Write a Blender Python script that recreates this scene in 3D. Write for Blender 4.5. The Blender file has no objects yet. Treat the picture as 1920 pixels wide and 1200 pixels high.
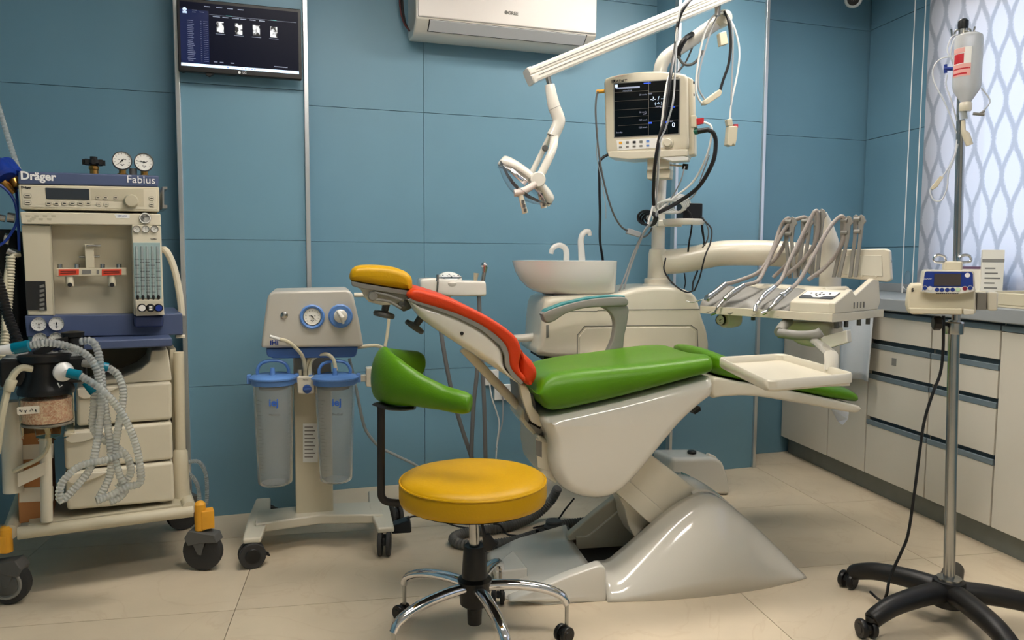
import bpy, bmesh, math, random
from mathutils import Vector, Matrix
random.seed(7)
PI = math.pi
R = math.radians
scene = bpy.context.scene
COL = scene.collection

# ------------------------------------------------------------------ camera
FPX, CXP, CYP, CAMH = 1450.0, 960.0, 600.0, 1.15          # focal length in pixels of the 1920x1200 frame
YAW, PITCH, ROLL = R(10.67), R(4.7), R(.32)
_f = Vector((math.sin(YAW) * math.cos(PITCH), math.cos(YAW) * math.cos(PITCH), -math.sin(PITCH)))
_r = Vector((math.cos(YAW), -math.sin(YAW), 0)); _u = _r.cross(_f)
CR = math.cos(ROLL) * _r + math.sin(ROLL) * _u
CU = math.cos(ROLL) * _u - math.sin(ROLL) * _r
CAM = Vector((0, 0, CAMH))
cd = bpy.data.cameras.new('camera'); cam = bpy.data.objects.new('camera', cd); COL.objects.link(cam)
cd.sensor_width = 36; cd.lens = FPX / 1920 * 36; cd.clip_start = .05
cam.matrix_world = Matrix((( CR.x, CU.x, -_f.x, 0), (CR.y, CU.y, -_f.y, 0), (CR.z, CU.z, -_f.z, CAMH), (0, 0, 0, 1)))
scene.camera = cam

# ------------------------------------------------------------------ sky, exposure
w = bpy.data.worlds.new('sky'); scene.world = w; w.use_nodes = True
nt = w.node_tree; nt.nodes.clear()
wo = nt.nodes.new('ShaderNodeOutputWorld'); bg = nt.nodes.new('ShaderNodeBackground'); sk = nt.nodes.new('ShaderNodeTexSky')
sk.sky_type = 'HOSEK_WILKIE'; sk.turbidity = 6; sk.ground_albedo = .4
sk.sun_direction = Vector((-.6, .3, .75)).normalized()
bg.inputs['Strength'].default_value = 8.0
nt.links.new(sk.outputs[0], bg.inputs[0]); nt.links.new(bg.outputs[0], wo.inputs[0])
vs = scene.view_settings
vs.view_transform = 'Standard'; vs.look = 'None'; vs.gamma = 1; vs.use_curve_mapping = False
vs.exposure = 0.48
LAMP_STRENGTH = 19.0

# ------------------------------------------------------------------ pixel -> place helpers
def ray(px, py): return _f + CR * ((px - CXP) / FPX) - CU * ((py - CYP) / FPX)

class Frame:
    """A local frame standing on the floor: x to the right along yaw, y away from the viewer, z up."""
    def __init__(s, ox, oy, yaw=0, oz=0):
        s.o = Vector((ox, oy, oz)); s.yaw = R(yaw)
        s.m = Matrix.Rotation(-s.yaw, 3, 'Z'); s.c = s.m @ (CAM - s.o)
    def _ray(s, px, py): return s.m @ ray(px, py)
    def L(s, px, py, d=0):            # on the upright plane y = d
        q = s._ray(px, py); k = (d - s.c.y) / q.y; return s.c + q * k
    def X(s, px, py, x):              # on the plane x
        q = s._ray(px, py); k = (x - s.c.x) / q.x; return s.c + q * k
    def Z(s, px, py, z=0):            # on the level plane z
        q = s._ray(px, py); k = (z - s.c.z) / q.z; return s.c + q * k
    def P(s, pts, d=0):               # outline in the plane y = d, as (x, z)
        return [(p.x, p.z) for p in (s.L(a, b, d) for a, b in pts)]
    def Q(s, pts):                    # path of (px, py, d)
        return [s.L(*p) for p in pts]
    def pxm(s, px, py, d=0):          # metres per pixel there
        return (s.L(px + 10, py, d) - s.L(px, py, d)).length / 10
    def world(s, p): return s.m.inverted() @ Vector(p) + s.o

# ------------------------------------------------------------------ materials
MATS = {}
def lin(c):
    out = []
    for v in c[:3]:
        v = v / 255.0
        out.append(v / 12.92 if v <= .04045 else ((v + .055) / 1.055) ** 2.4)
    return (*out, 1)
def mat(name, col, rough=.5, metal=0, var=.0, scale=6, bump=0, bscale=60, trans=0, ior=1.45, emit=0, coat=0, alpha=1, sss=0, spec=.5, rand=0, ecol=None):
    if name in MATS: return MATS[name]
    m = bpy.data.materials.new(name); m.use_nodes = True; MATS[name] = m
    t = m.node_tree; b = t.nodes['Principled BSDF']
    c = lin(col)
    b.inputs['Base Color'].default_value = c
    b.inputs['Roughness'].default_value = rough; b.inputs['Metallic'].default_value = metal
    b.inputs['Transmission Weight'].default_value = trans; b.inputs['IOR'].default_value = ior
    b.inputs['Coat Weight'].default_value = coat; b.inputs['Coat Roughness'].default_value = .08
    b.inputs['Specular IOR Level'].default_value = spec
    b.inputs['Alpha'].default_value = alpha
    if emit:
        b.inputs['Emission Color'].default_value = lin(ecol or col); b.inputs['Emission Strength'].default_value = emit
    if var or bump or rand:
        tc = t.nodes.new('ShaderNodeTexCoord')
    if var or rand:
        n = t.nodes.new('ShaderNodeTexNoise'); n.inputs['Scale'].default_value = scale; n.inputs['Detail'].default_value = 6
        t.links.new(tc.outputs['Object'], n.inputs['Vector'])
        rp = t.nodes.new('ShaderNodeMapRange'); rp.inputs['From Min'].default_value = .3; rp.inputs['From Max'].default_value = .7
        rp.inputs['To Min'].default_value = 1 - var; rp.inputs['To Max'].default_value = 1 + var * .5
        t.links.new(n.outputs['Fac'], rp.inputs['Value'])
        hv = t.nodes.new('ShaderNodeHueSaturation'); hv.inputs['Color'].default_value = c
        src = rp.outputs['Result']
        if rand:
            oi = t.nodes.new('ShaderNodeObjectInfo'); mr = t.nodes.new('ShaderNodeMapRange')
            mr.inputs['To Min'].default_value = 1 - rand; mr.inputs['To Max'].default_value = 1 + rand
            t.links.new(oi.outputs['Random'], mr.inputs['Value'])
            mm = t.nodes.new('ShaderNodeMath'); mm.operation = 'MULTIPLY'
            t.links.new(src, mm.inputs[0]); t.links.new(mr.outputs['Result'], mm.inputs[1]); src = mm.outputs[0]
        t.links.new(src, hv.inputs['Value']); t.links.new(hv.outputs[0], b.inputs['Base Color'])
    if bump:
        n2 = t.nodes.new('ShaderNodeTexNoise'); n2.inputs['Scale'].default_value = bscale; n2.inputs['Detail'].default_value = 3
        t.links.new(tc.outputs['Object'], n2.inputs['Vector'])
        bp = t.nodes.new('ShaderNodeBump'); bp.inputs['Strength'].default_value = bump; bp.inputs['Distance'].default_value = .004
        t.links.new(n2.outputs['Fac'], bp.inputs['Height']); t.links.new(bp.outputs[0], b.inputs['Normal'])
    return m

# ------------------------------------------------------------------ mesh building
def cr(pts, n=8):
    """Catmull-Rom through points (any tuples), n samples per span."""
    P = [Vector(p) for p in pts]
    if len(P) < 3: return [P[0].lerp(P[1], i / n) for i in range(n + 1)]
    E = [P[0] * 2 - P[1]] + P + [P[-1] * 2 - P[-2]]
    out = []
    for i in range(1, len(E) - 2):
        a, b, c, d = E[i - 1:i + 3]
        for k in range(n):
            t = k / n
            out.append(.5 * ((2 * b) + (c - a) * t + (2 * a - 5 * b + 4 * c - d) * t * t + (3 * b - a - 3 * c + d) * t ** 3))
    out.append(P[-1]); return out
def resample(pts, step):
    out = [Vector(pts[0])]; acc = 0.0
    for a, b in zip(pts, pts[1:]):
        a, b = Vector(a), Vector(b); l = (b - a).length
        if l < 1e-9: continue
        while acc + l >= step:
            t = (step - acc) / l; a = a.lerp(b, t); out.append(a.copy()); l = (b - a).length; acc = 0.0
        acc += l
    return out

class MB:
    def __init__(s): s.v = []; s.f = []
    def add(s, vs, fs):
        k = len(s.v); s.v += [tuple(x) for x in vs]; s.f += [tuple(i + k for i in f) for f in fs]; return s
    def box(s, x0, x1, y0, y1, z0, z1):
        return s.hexa([(x0, y0, z0), (x1, y0, z0), (x1, y1, z0), (x0, y1, z0), (x0, y0, z1), (x1, y0, z1), (x1, y1, z1), (x0, y1, z1)])
    def hexa(s, p):
        return s.add(p, [(0, 3, 2, 1), (4, 5, 6, 7), (0, 1, 5, 4), (1, 2, 6, 5), (2, 3, 7, 6), (3, 0, 4, 7)])
    def prism(s, pts, y0, y1):        # outline (x, z) swept along y
        n = len(pts)
        area = sum(a[0] * b[1] - b[0] * a[1] for a, b in zip(pts, pts[1:] + pts[:1]))
        if area < 0: pts = pts[::-1]
        v = [(p[0], y0, p[1]) for p in pts] + [(p[0], y1, p[1]) for p in pts]
        return s.add(v, [tuple(range(n)), tuple(range(2 * n - 1, n - 1, -1))] + [((i + 1) % n, i, n + i, n + (i + 1) % n) for i in range(n)])
    def prismz(s, pts, z0, z1):       # outline (x, y) swept along z
        n = len(pts)
        area = sum(a[0] * b[1] - b[0] * a[1] for a, b in zip(pts, pts[1:] + pts[:1]))
        if area < 0: pts = pts[::-1]
        v = [(p[0], p[1], z0) for p in pts] + [(p[0], p[1], z1) for p in pts]
        return s.add(v, [tuple(range(n - 1, -1, -1)), tuple(range(n, 2 * n))] + [(i, (i + 1) % n, n + (i + 1) % n, n + i) for i in range(n)])
    def loft(s, rings, caps=True, closed=True):
        n = len(rings[0]); v = [p for r in rings for p in r]; f = []
        for i in range(len(rings) - 1):
            for j in range(n if closed else n - 1):
                a, b = i * n + j, i * n + (j + 1) % n
                f.append((a, b, b + n, a + n))
        if caps and closed:
            f.append(tuple(range(n - 1, -1, -1))); k = (len(rings) - 1) * n; f.append(tuple(range(k, k + n)))
        return s.add(v, f)
    def tube(s, pts, r, n=10, flat=None, caps=True):
        """Sweep a circle (or an ellipse: flat = (a, b)) along a path; r may be a list."""
        P = [Vector(p) for p in pts]; N = len(P); rings = []
        t0 = (P[1] - P[0]).normalized()
        up = Vector((0, 0, 1)) if abs(t0.z) < .9 else Vector((0, 1, 0))
        x = t0.cross(up).normalized(); pt = t0
        for i in range(N):
            t = (P[min(i + 1, N - 1)] - P[max(i - 1, 0)])
            t = t.normalized() if t.length > 1e-9 else pt
            ax = pt.cross(t)
            if ax.length > 1e-7: x = Matrix.Rotation(pt.angle(t), 3, ax.normalized()) @ x
            x = (x - t * x.dot(t)).normalized(); y = t.cross(x); pt = t
            q = r[i] if isinstance(r, (list, tuple)) else r
            if isinstance(q, (list, tuple)): a, b = q
            else: a, b = (q, q) if flat is None else (q * flat[0], q * flat[1])
            rings.append([P[i] + x * (a * math.cos(2 * PI * k / n)) + y * (b * math.sin(2 * PI * k / n)) for k in range(n)])
        return s.loft(rings, caps)
    def lathe(s, prof, c=(0, 0, 0), axis=(0, 0, 1), n=20, caps=True, sx=1, sy=1):
        """prof: (radius, height along axis)."""
        a = Vector(axis).normalized(); up = Vector((0, 0, 1)) if abs(a.z) < .9 else Vector((1, 0, 0))
        x = up.cross(a).normalized(); y = a.cross(x); c = Vector(c)
        rings = [[c + a * h + x * (sx * r * math.cos(2 * PI * k / n)) + y * (sy * r * math.sin(2 * PI * k / n)) for k in range(n)] for r, h in prof]
        return s.loft(rings, caps)
    def grid(s, rows):
        n = len(rows[0])
        return s.add([p for r in rows for p in r], [(i * n + j, i * n + j + 1, (i + 1) * n + j + 1, (i + 1) * n + j) for i in range(len(rows) - 1) for j in range(n - 1)])
    def build(s, name, m, parent=None, smooth=35, bev=0, seg=2, sub=0, solid=0, label=None, kind=None, fix=True, crease=None):
        me = bpy.data.meshes.new(name); me.from_pydata(s.v, [], s.f)
        if fix:
            b = bmesh.new(); b.from_mesh(me); bmesh.ops.recalc_face_normals(b, faces=b.faces); b.to_mesh(me); b.free()
        if isinstance(m, str): m = MATS[m]
        me.materials.append(m)
        if smooth is not None:
            for p in me.polygons: p.use_smooth = True
            if not bev and not sub and smooth < 180: me.set_sharp_from_angle(angle=R(smooth))
        o = bpy.data.objects.new(name, me); COL.objects.link(o)
        if parent is not None: o.parent = parent
        if solid:
            q = o.modifiers.new('thickness', 'SOLIDIFY'); q.thickness = solid; q.offset = 0
        if bev:
            q = o.modifiers.new('bevel', 'BEVEL'); q.width = bev; q.segments = seg; q.limit_method = 'ANGLE'; q.angle_limit = R(32); q.harden_normals = True
        if sub:
            q = o.modifiers.new('subdivision', 'SUBSURF'); q.levels = sub; q.render_levels = sub
        if label: o['label'] = label
        if kind: o['kind'] = kind
        return o

def thing(name, label, cat, fr=None, group=None, loc=None, yaw=0):
    o = bpy.data.objects.new(name, None); COL.objects.link(o); o.empty_display_size = .05
    if fr is not None: o.location = fr.o; o.rotation_euler = (0, 0, fr.yaw)
    if loc is not None: o.location = loc; o.rotation_euler = (0, 0, yaw)
    return tag(o, label, cat, group)
def tag(o, label, cat, group=None):
    o['label'] = label; o['category'] = cat
    if group: o['group'] = group
    return o
def place(o, fr): o.location = fr.o; o.rotation_euler = (0, 0, fr.yaw); return o
def struct(o): o['kind'] = 'structure'; return o
def share(o, loc=None, parent=None, rot=None):
    c = o.copy(); COL.objects.link(c)
    if parent is not None: c.parent = parent
    if loc is not None: c.location = loc
    if rot is not None: c.rotation_euler = rot
    return c

def lettering(s, size, at, m, parent, name='lettering', rot=(PI / 2, 0, 0), extrude=.0006, align='CENTER', width=1.0, bold=0):
    cu = bpy.data.curves.new(name, 'FONT'); cu.body = s; cu.size = size; cu.extrude = extrude; cu.align_x = align; cu.align_y = 'CENTER'; cu.resolution_u = 3
    cu.offset = bold
    o = bpy.data.objects.new(name, cu); COL.objects.link(o)
    dg = bpy.context.evaluated_depsgraph_get()
    me = bpy.data.meshes.new_from_object(o.evaluated_get(dg)); me.name = name
    bpy.data.objects.remove(o)
    for v in me.vertices: v.co.x *= width
    me.materials.clear(); me.materials.append(MATS[m] if isinstance(m, str) else m)
    q = bpy.data.objects.new(name, me); COL.objects.link(q); q.parent = parent
    q.location = at; q.rotation_euler = rot
    return q

def gauge(parent, c, r, ang=40, name='gauge', axis=(0, -1, 0), rim='chrome', depth=.02, face='dial_white'):
    """A round dial: cup, printed face, ticks, needle. c is the middle of the face."""
    a = Vector(axis).normalized(); c = Vector(c)
    up = Vector((0, 0, 1)); up = (up - a * up.dot(a)).normalized(); x = up.cross(a)
    g = MB().lathe([(r * .9, -depth), (r, -depth * .8), (r, .004), (r * .95, .006), (r * .9, .003), (r * .9, 0)], c, a, 24, caps=True).build(name, rim, parent)
    MB().lathe([(r * .9, .0005), (r * .9, .0015)], c, a, 24).build('dial_face', face, g)
    t = MB()
    for k in range(11):
        th = R(-130 + 26 * k); d = x * math.sin(th) + up * math.cos(th); e = a.cross(d)
        p0, p1 = c + d * r * .66 + a * .0018, c + d * r * .82 + a * .0018; wv = e * r * .018
        t.add([p0 - wv, p0 + wv, p1 + wv, p1 - wv], [(0, 1, 2, 3)])
    for dx, dz in ((-.12, -.42), (.12, -.42), (0, -.55), (.3, .1), (-.3, .1)):
        q = c + x * r * dx + up * r * dz + a * .0018
        t.add([q + x * r * i + up * r * j for i, j in ((-.09, -.03), (.09, -.03), (.09, .03), (-.09, .03))], [(0, 1, 2, 3)])
    t.build('dial_marks', 'ink_black', g, kind='stuff')
    th = R(ang); d = x * math.sin(th) + up * math.cos(th); e = a.cross(d); q = c + a * .0025
    n = MB().add([q - d * r * .25 - e * r * .05, q - d * r * .25 + e * r * .05, q + d * r * .7 + e * r * .01, q + d * r * .7 - e * r * .01], [(0, 1, 2, 3)])
    n.lathe([(r * .1, .002), (r * .08, .005)], c, a, 10); n.build('needle', 'ink_black', g)
    return g

def superellipse(w, h, e=2.6, n=28):
    out = []
    for k in range(n):
        t = 2 * PI * k / n; c, s = math.cos(t), math.sin(t)
        out.append((w * math.copysign(abs(c) ** (2 / e), c), h * math.copysign(abs(s) ** (2 / e), s)))
    return out
def rrect(x0, x1, z0, z1, r, n=4):
    out = []
    for cx, cz, a in ((x1 - r, z1 - r, 0), (x0 + r, z1 - r, 90), (x0 + r, z0 + r, 180), (x1 - r, z0 + r, 270)):
        for k in range(n + 1):
            t = R(a + 90 * k / n); out.append((cx + r * math.cos(t), cz + r * math.sin(t)))
    return out

# ------------------------------------------------------------------ palette
mat('wall_blue', (109, 150, 170), .42, var=.05, scale=2.5, bump=.05, bscale=25, rand=.02)
mat('wall_core', (92, 126, 140), .7)
mat('paint_white', (226, 226, 222), .7)
mat('aluminium', (205, 208, 210), .28, metal=.85)
mat('tile_beige', (216, 200, 174), .42, var=.10, scale=3.2, bump=.05, bscale=8, rand=.025)
_t = MATS['tile_beige'].node_tree; _b = _t.nodes['Principled BSDF']; _n = _t.nodes.new('ShaderNodeTexNoise'); _c = _t.nodes.new('ShaderNodeTexCoord'); _o = _t.nodes.new('ShaderNodeObjectInfo'); _a = _t.nodes.new('ShaderNodeVectorMath'); _m = _t.nodes.new('ShaderNodeVectorMath')
_m.operation = 'SCALE'; _m.inputs[0].default_value = (7, 13, 3); _a.operation = 'ADD'
_t.links.new(_o.outputs['Random'], _m.inputs['Scale']); _t.links.new(_c.outputs['Object'], _a.inputs[0]); _t.links.new(_m.outputs[0], _a.inputs[1]); _t.links.new(_a.outputs[0], _n.inputs['Vector'])
_n.inputs['Scale'].default_value = 2.2; _n.inputs['Detail'].default_value = 9; _n.inputs['Distortion'].default_value = 1.6
_rp = _t.nodes.new('ShaderNodeValToRGB'); _e = _rp.color_ramp.elements; _e[0].position = .485; _e[0].color = (1, 1, 1, 1); _e[1].position = .515; _e[1].color = (1, 1, 1, 1)
_k = _e.new(.5); _k.color = (.80, .72, .64, 1)
_mx = _t.nodes.new('ShaderNodeMixRGB'); _mx.blend_type = 'MULTIPLY'; _mx.inputs[0].default_value = .26
_src = _b.inputs['Base Color'].links[0].from_socket
_t.links.new(_n.outputs['Fac'], _rp.inputs[0]); _t.links.new(_src, _mx.inputs[1]); _t.links.new(_rp.outputs[0], _mx.inputs[2]); _t.links.new(_mx.outputs[0], _b.inputs['Base Color'])
mat('grout', (120, 104, 90), .8)
mat('ivory', (216, 209, 190), .3, coat=.35, var=.03, scale=4)
mat('ivory_matt', (210, 202, 180), .45, var=.05, scale=7)
mat('white_gloss', (224, 220, 209), .12, coat=.6, var=.025, scale=3)
mat('cream', (206, 197, 172), .45, var=.05, scale=6)
mat('cream_dark', (186, 178, 154), .5, var=.05, scale=6)
mat('slate_blue', (74, 87, 120), .42, var=.08, scale=8)
mat('blue_plastic', (96, 140, 205), .35)
mat('deep_blue', (20, 52, 140), .35)
mat('grey_plastic', (140, 138, 132), .45, var=.05)
mat('grey_dark', (88, 88, 86), .5, var=.06)
mat('black_plastic', (18, 18, 19), .38)
mat('black_matt', (14, 14, 14), .7)
mat('rubber', (52, 52, 52), .65, var=.1, scale=20)
mat('chrome', (225, 225, 228), .07, metal=1)
mat('steel', (178, 178, 176), .26, metal=1, var=.08, scale=20)
mat('brass', (176, 132, 70), .3, metal=1, var=.15, scale=30)
mat('yellow_vinyl', (196, 150, 4), .4, spec=.3, var=.08, scale=6, bump=.16, bscale=160)
mat('green_vinyl', (80, 130, 16), .34, spec=.3, var=.10, scale=5, bump=.16, bscale=170)
mat('red_vinyl', (200, 60, 20), .42, spec=.3, var=.08, scale=6, bump=.22, bscale=180)
mat('teal_trim', (62, 140, 144), .35)
mat('teal_plastic', (0, 124, 150), .2, trans=.25)
mat('bumper_yellow', (232, 166, 44), .5, var=.14, scale=14)
mat('clear_plastic', (236, 240, 244), .08, trans=.94, ior=1.12)
mat('jar_plastic', (236, 238, 238), .14, trans=.84, ior=1.1)
mat('clear_hose', (224, 228, 226), .15, trans=.7, ior=1.2)
mat('smoky_plastic', (254, 250, 238), .05, trans=1, ior=1.04)
mat('hose_ivory', (216, 208, 180), .4, trans=.15)
mat('ink_black', (22, 22, 24), .6)
mat('ink_grey', (120, 118, 112), .6)
mat('dial_white', (232, 230, 222), .5)
mat('label_red', (226, 70, 42), .5)
mat('label_white', (232, 232, 228), .5)
mat('screen_dark', (38, 46, 54), .12, coat=.5)
mat('screen_black', (6, 8, 12), .1, coat=.6)
mat('screen_navy', (5, 8, 20), .35, emit=.22, ecol=(12, 18, 46), spec=.12)
mat('screen_glow', (200, 220, 245), .3, emit=.8)
mat('screen_teal', (40, 160, 160), .3, emit=.45)
mat('screen_dim', (150, 160, 185), .3, emit=.25)
mat('screen_blue', (40, 80, 200), .3, emit=.5)
mat('cabinet', (212, 206, 192), .5, var=.04, scale=2)
mat('worktop', (150, 154, 156), .5, var=.05, scale=8)
mat('handle_grey', (122, 136, 144), .38, metal=.3)
mat('plinth', (128, 132, 128), .45, metal=.35, var=.08, scale=12)
mat('cardboard', (176, 120, 72), .75, var=.08, scale=9)
mat('tape', (214, 206, 188), .5)
mat('cable_black', (20, 20, 22), .45)
mat('cable_grey', (158, 160, 162), .45)
mat('cable_white', (222, 222, 218), .4)
mat('pearl', (232, 238, 240), .2, alpha=1)
mat('paper', (232, 228, 214), .7)
# ================================================================== the room
WALL_YAW = 7.3
WF = Frame(-math.sin(R(WALL_YAW)) * 3.80, math.cos(R(WALL_YAW)) * 3.80, WALL_YAW)     # the back wall, y = 0 on its face
CEIL = 2.70
XR, XL, YF = 2.94, -1.85, -1.5

# floor: slab and laid tiles
fl = struct(MB().box(XL - .2, XR + .2, YF - .2, 4.6, -.12, -.006).build('floor', 'grout'))
TW, TH = .843, .675
tile0 = None
gx = [-.43 + TW * k for k in range(-3, 5)]; gy = [2.55 + TH * k for k in range(-7, 4)]
for x0 in gx:
    for y0 in gy:
        x1, y1 = min(x0 + TW, XR + .2), min(y0 + TH, 4.6); xa, ya = max(x0, XL - .2), max(y0, YF - .2)
        if x1 - xa < .05 or y1 - ya < .05: continue
        if tile0 is None or abs(x1 - xa - TW) > .01 or abs(y1 - ya - TH) > .01:
            hx, hy = (x1 - xa) / 2 - .0012, (y1 - ya) / 2 - .0012
            t = MB().box(-hx, hx, -hy, hy, -.008, 0).build('floor_tile', 'tile_beige', fl, smooth=None)
            if abs(x1 - xa - TW) < .01 and abs(y1 - ya - TH) < .01: tile0 = t
        else: t = share(tile0, parent=fl)
        t.location = ((xa + x1) / 2, (ya + y1) / 2, 0)

ceil = struct(MB().box(XL - .2, XR + .25, YF - .2, 4.7, CEIL, CEIL + .1).build('ceiling', 'paint_white'))
struct(MB().box(XL - .15, XL, YF - .1, 4.0, 0, CEIL).build('wall_left', 'wall_blue', smooth=None))
struct(MB().box(XL - .15, XR + .2, YF - .15, YF, 0, CEIL).build('wall_front', 'paint_white', smooth=None))

# back wall: core with cladding panels, two piers standing forward
wb = struct(place(MB().box(-2.2, 3.75, .03, .18, 0, CEIL).build('wall_back', 'wall_core'), WF))
ZS = [0, .58, 1.215, 1.85, 2.485, CEIL]
def panels(parent, x0, x1, yf, th=.02, zs=ZS, g=.0009):
    for a, b in zip(zs, zs[1:]):
        MB().box(x0 + g, x1 - g, yf, yf + th, a + (g if a else 0), b - g).build('wall_panel', 'wall_blue', parent, smooth=None, bev=.0008, seg=1)
panels(wb, -2.15, -.30, -.08)                      # the stretch behind the anaesthesia machine
MB().box(-2.15, -.30, -.06, .03, 0, CEIL).build('wall_batten', 'wall_core', wb)
for a, b in ((.19, .774), (.774, 2.05), (2.54, 3.50)): panels(wb, a, b, 0.008)
pier1 = struct(place(MB().box(-.30, .195, -.21, .03, 0, CEIL).build('wall_pier', 'wall_core'), WF))
panels(pier1, -.31, .205, -.23, zs=[0, .58, 1.215, 1.868, 2.485, CEIL])
MB().box(.195, .205, -.21, .008, 0, CEIL).build('wall_panel', 'wall_blue', pier1, smooth=None)
pier2 = struct(place(MB().box(2.05, 2.545, -.21, .03, 0, CEIL).build('wall_pier', 'wall_core'), WF))
panels(pier2, 2.04, 2.556, -.23, zs=[0, .58, 1.215, 1.868, 2.485, CEIL])
for a, b in ((2.04, 2.05), (2.545, 2.556)): MB().box(a, b, -.21, .008, 0, CEIL).build('wall_panel', 'wall_blue', pier2, smooth=None)
for i, (x0, x1, y0, y1) in enumerate(((-.325, -.305, -.245, -.205), (.193, .213, -.245, -.205), (2.028, 2.046, -.245, -.205), (2.548, 2.568, -.245, -.205))):
    struct(place(MB().box(x0, x1, y0, y1, 0.0, CEIL).build('trim_%d' % (i + 1), 'aluminium', bev=.003), WF))

# right wall with the window opening
WY0, WY1, WZ0, WZ1 = .1, 3.54, 1.02, 2.45
wr = MB()
wr.box(XR, XR + .2, YF - .1, WY0, 0, CEIL).box(XR, XR + .2, WY1, 4.45, 0, CEIL).box(XR, XR + .2, WY0, WY1, 0, WZ0).box(XR, XR + .2, WY0, WY1, WZ1, CEIL)
wr = struct(wr.build('wall_right', 'wall_blue', smooth=None))
for (a, b) in ((3.56, 4.2),):
    for z0, z1 in zip(ZS, ZS[1:]):
        MB().box(XR - .012, XR, a, b, z0 + (.0016 if z0 else 0), z1 - .0016).build('wall_panel', 'wall_blue', wr, smooth=None)
wn = struct(MB().box(XR + .02, XR + .16, WY0, WY0 + .05, WZ0, WZ1).box(XR + .02, XR + .16, WY1 - .05, WY1, WZ0, WZ1).box(XR + .02, XR + .16, WY0, WY1, WZ1 - .05, WZ1).box(XR + .02, XR + .16, WY0, WY1, WZ0, WZ0 + .05).build('window_1', 'paint_white', smooth=None))
MB().box(XR + .05, XR + .10, 1.79, 1.85, WZ0 + .05, WZ1 - .05).build('window_mullion', 'paint_white', wn)
for a, b in ((WY0 + .05, 1.79), (1.85, WY1 - .05)): MB().box(XR + .07, XR + .076, a, b, WZ0 + .05, WZ1 - .05).build('window_pane', mat('glass', (240, 246, 248), .02, trans=1, ior=1.05), wn)

# sheer roller blind with a woven lattice
def blind_mat():
    m = bpy.data.materials.new('sheer_blind'); m.use_nodes = True; t = m.node_tree; t.nodes.clear()
    o = t.nodes.new('ShaderNodeOutputMaterial'); tc = t.nodes.new('ShaderNodeTexCoord'); sp = t.nodes.new('ShaderNodeSeparateXYZ')
    t.links.new(tc.outputs['Object'], sp.inputs[0])
    def M(op, a, b=None):
        n = t.nodes.new('ShaderNodeMath'); n.operation = op
        for i, q in enumerate((a, b)):
            if q is None: continue
            if isinstance(q, (int, float)): n.inputs[i].default_value = q
            else: t.links.new(q, n.inputs[i])
        return n.outputs[0]
    # ogee lattice: two families of wavy bands
    y = M('MULTIPLY', sp.outputs['Y'], 1 / .058); z = M('MULTIPLY', sp.outputs['Z'], 1 / .34)
    tri = M('ABSOLUTE', M('SUBTRACT', M('FRACT', z), .5)); tri = M('MULTIPLY', tri, 2.0)
    sm = M('MULTIPLY', M('SUBTRACT', 1.0, M('COSINE', M('MULTIPLY', tri, PI))), .5)
    a = M('ABSOLUTE', M('SUBTRACT', M('FRACT', M('ADD', M('MULTIPLY', y, .5), M('MULTIPLY', sm, .5))), .5))
    b = M('ABSOLUTE', M('SUBTRACT', M('FRACT', M('SUBTRACT', M('MULTIPLY', y, .5), M('MULTIPLY', sm, .5))), .5))
    d = M('MINIMUM', a, b)
    nz = t.nodes.new('ShaderNodeTexNoise'); nz.inputs['Scale'].default_value = 120; t.links.new(tc.outputs['Object'], nz.inputs['Vector'])
    d = M('ADD', d, M('MULTIPLY', M('SUBTRACT', nz.outputs['Fac'], .5), .14))
    mr = t.nodes.new('ShaderNodeMapRange'); mr.interpolation_type = 'SMOOTHSTEP'
    mr.inputs['From Min'].default_value = .06; mr.inputs['From Max'].default_value = .17; t.links.new(d, mr.inputs['Value'])
    mx = t.nodes.new('ShaderNodeMixRGB'); mx.inputs[1].default_value = lin((196, 192, 194)); mx.inputs[2].default_value = lin((242, 234, 234)); t.links.new(mr.outputs[0], mx.inputs[0])
    df = t.nodes.new('ShaderNodeBsdfDiffuse'); tl = t.nodes.new('ShaderNodeBsdfTranslucent'); tr = t.nodes.new('ShaderNodeBsdfTransparent')
    for n in (df, tl, tr): t.links.new(mx.outputs[0], n.inputs[0])
    m1 = t.nodes.new('ShaderNodeMixShader'); m1.inputs[0].default_value = .62; t.links.new(df.outputs[0], m1.inputs[1]); t.links.new(tl.outputs[0], m1.inputs[2])
    m2 = t.nodes.new('ShaderNodeMixShader'); m2.inputs[0].default_value = .10; t.links.new(m1.outputs[0], m2.inputs[1]); t.links.new(tr.outputs[0], m2.inputs[2])
    t.links.new(m2.outputs[0], o.inputs[0]); MATS['sheer_blind'] = m
blind_mat()
bl = thing('roller_blind', 'sheer white roller blind with grey lattice pattern over the window', 'blind', loc=(XR - .085, 3.62, 0))
nb = 80
g = [[(0.004 * math.sin(k * .9 + j * .4) * (1 - j / 8), -3.55 * k / nb, 1.0 + (2.55 - 1.0) * j / 8) for j in range(9)] for k in range(nb + 1)]
MB().grid(g).build('blind_fabric', 'sheer_blind', bl, fix=False)
MB().tube([(0, .02, 2.57), (0, -3.57, 2.57)], .022, 14).build('blind_roller', 'paint_white', bl)
MB().box(-.006, .006, -3.55, 0, .982, 1.002).build('hem_bar', 'paint_white', bl, bev=.003)
cf = Frame(XR - .10, 3.8, 0)
bc = MB()
loop = [(0.0, .10, 2.57), (0, .10, 1.04), (0, .09, 1.0), (0, .06, .985), (0, .03, 1.0), (0, .02, 1.04), (0, .02, 2.57)]
cordy = [(-.01, y, z) for _, y, z in loop]
bc.tube(cr(cordy[:1] + cordy[1:], 6), .0028, 6); bc.build('pull_cord', 'paint_white', bl)
MB().lathe([(.002, .0), (.012, .01), (.015, .05), (.012, .09), (.003, .10)], (-.01, .06, .985), (0, 0, 1), 12).build('cord_weight', 'clear_plastic', bl)

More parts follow.
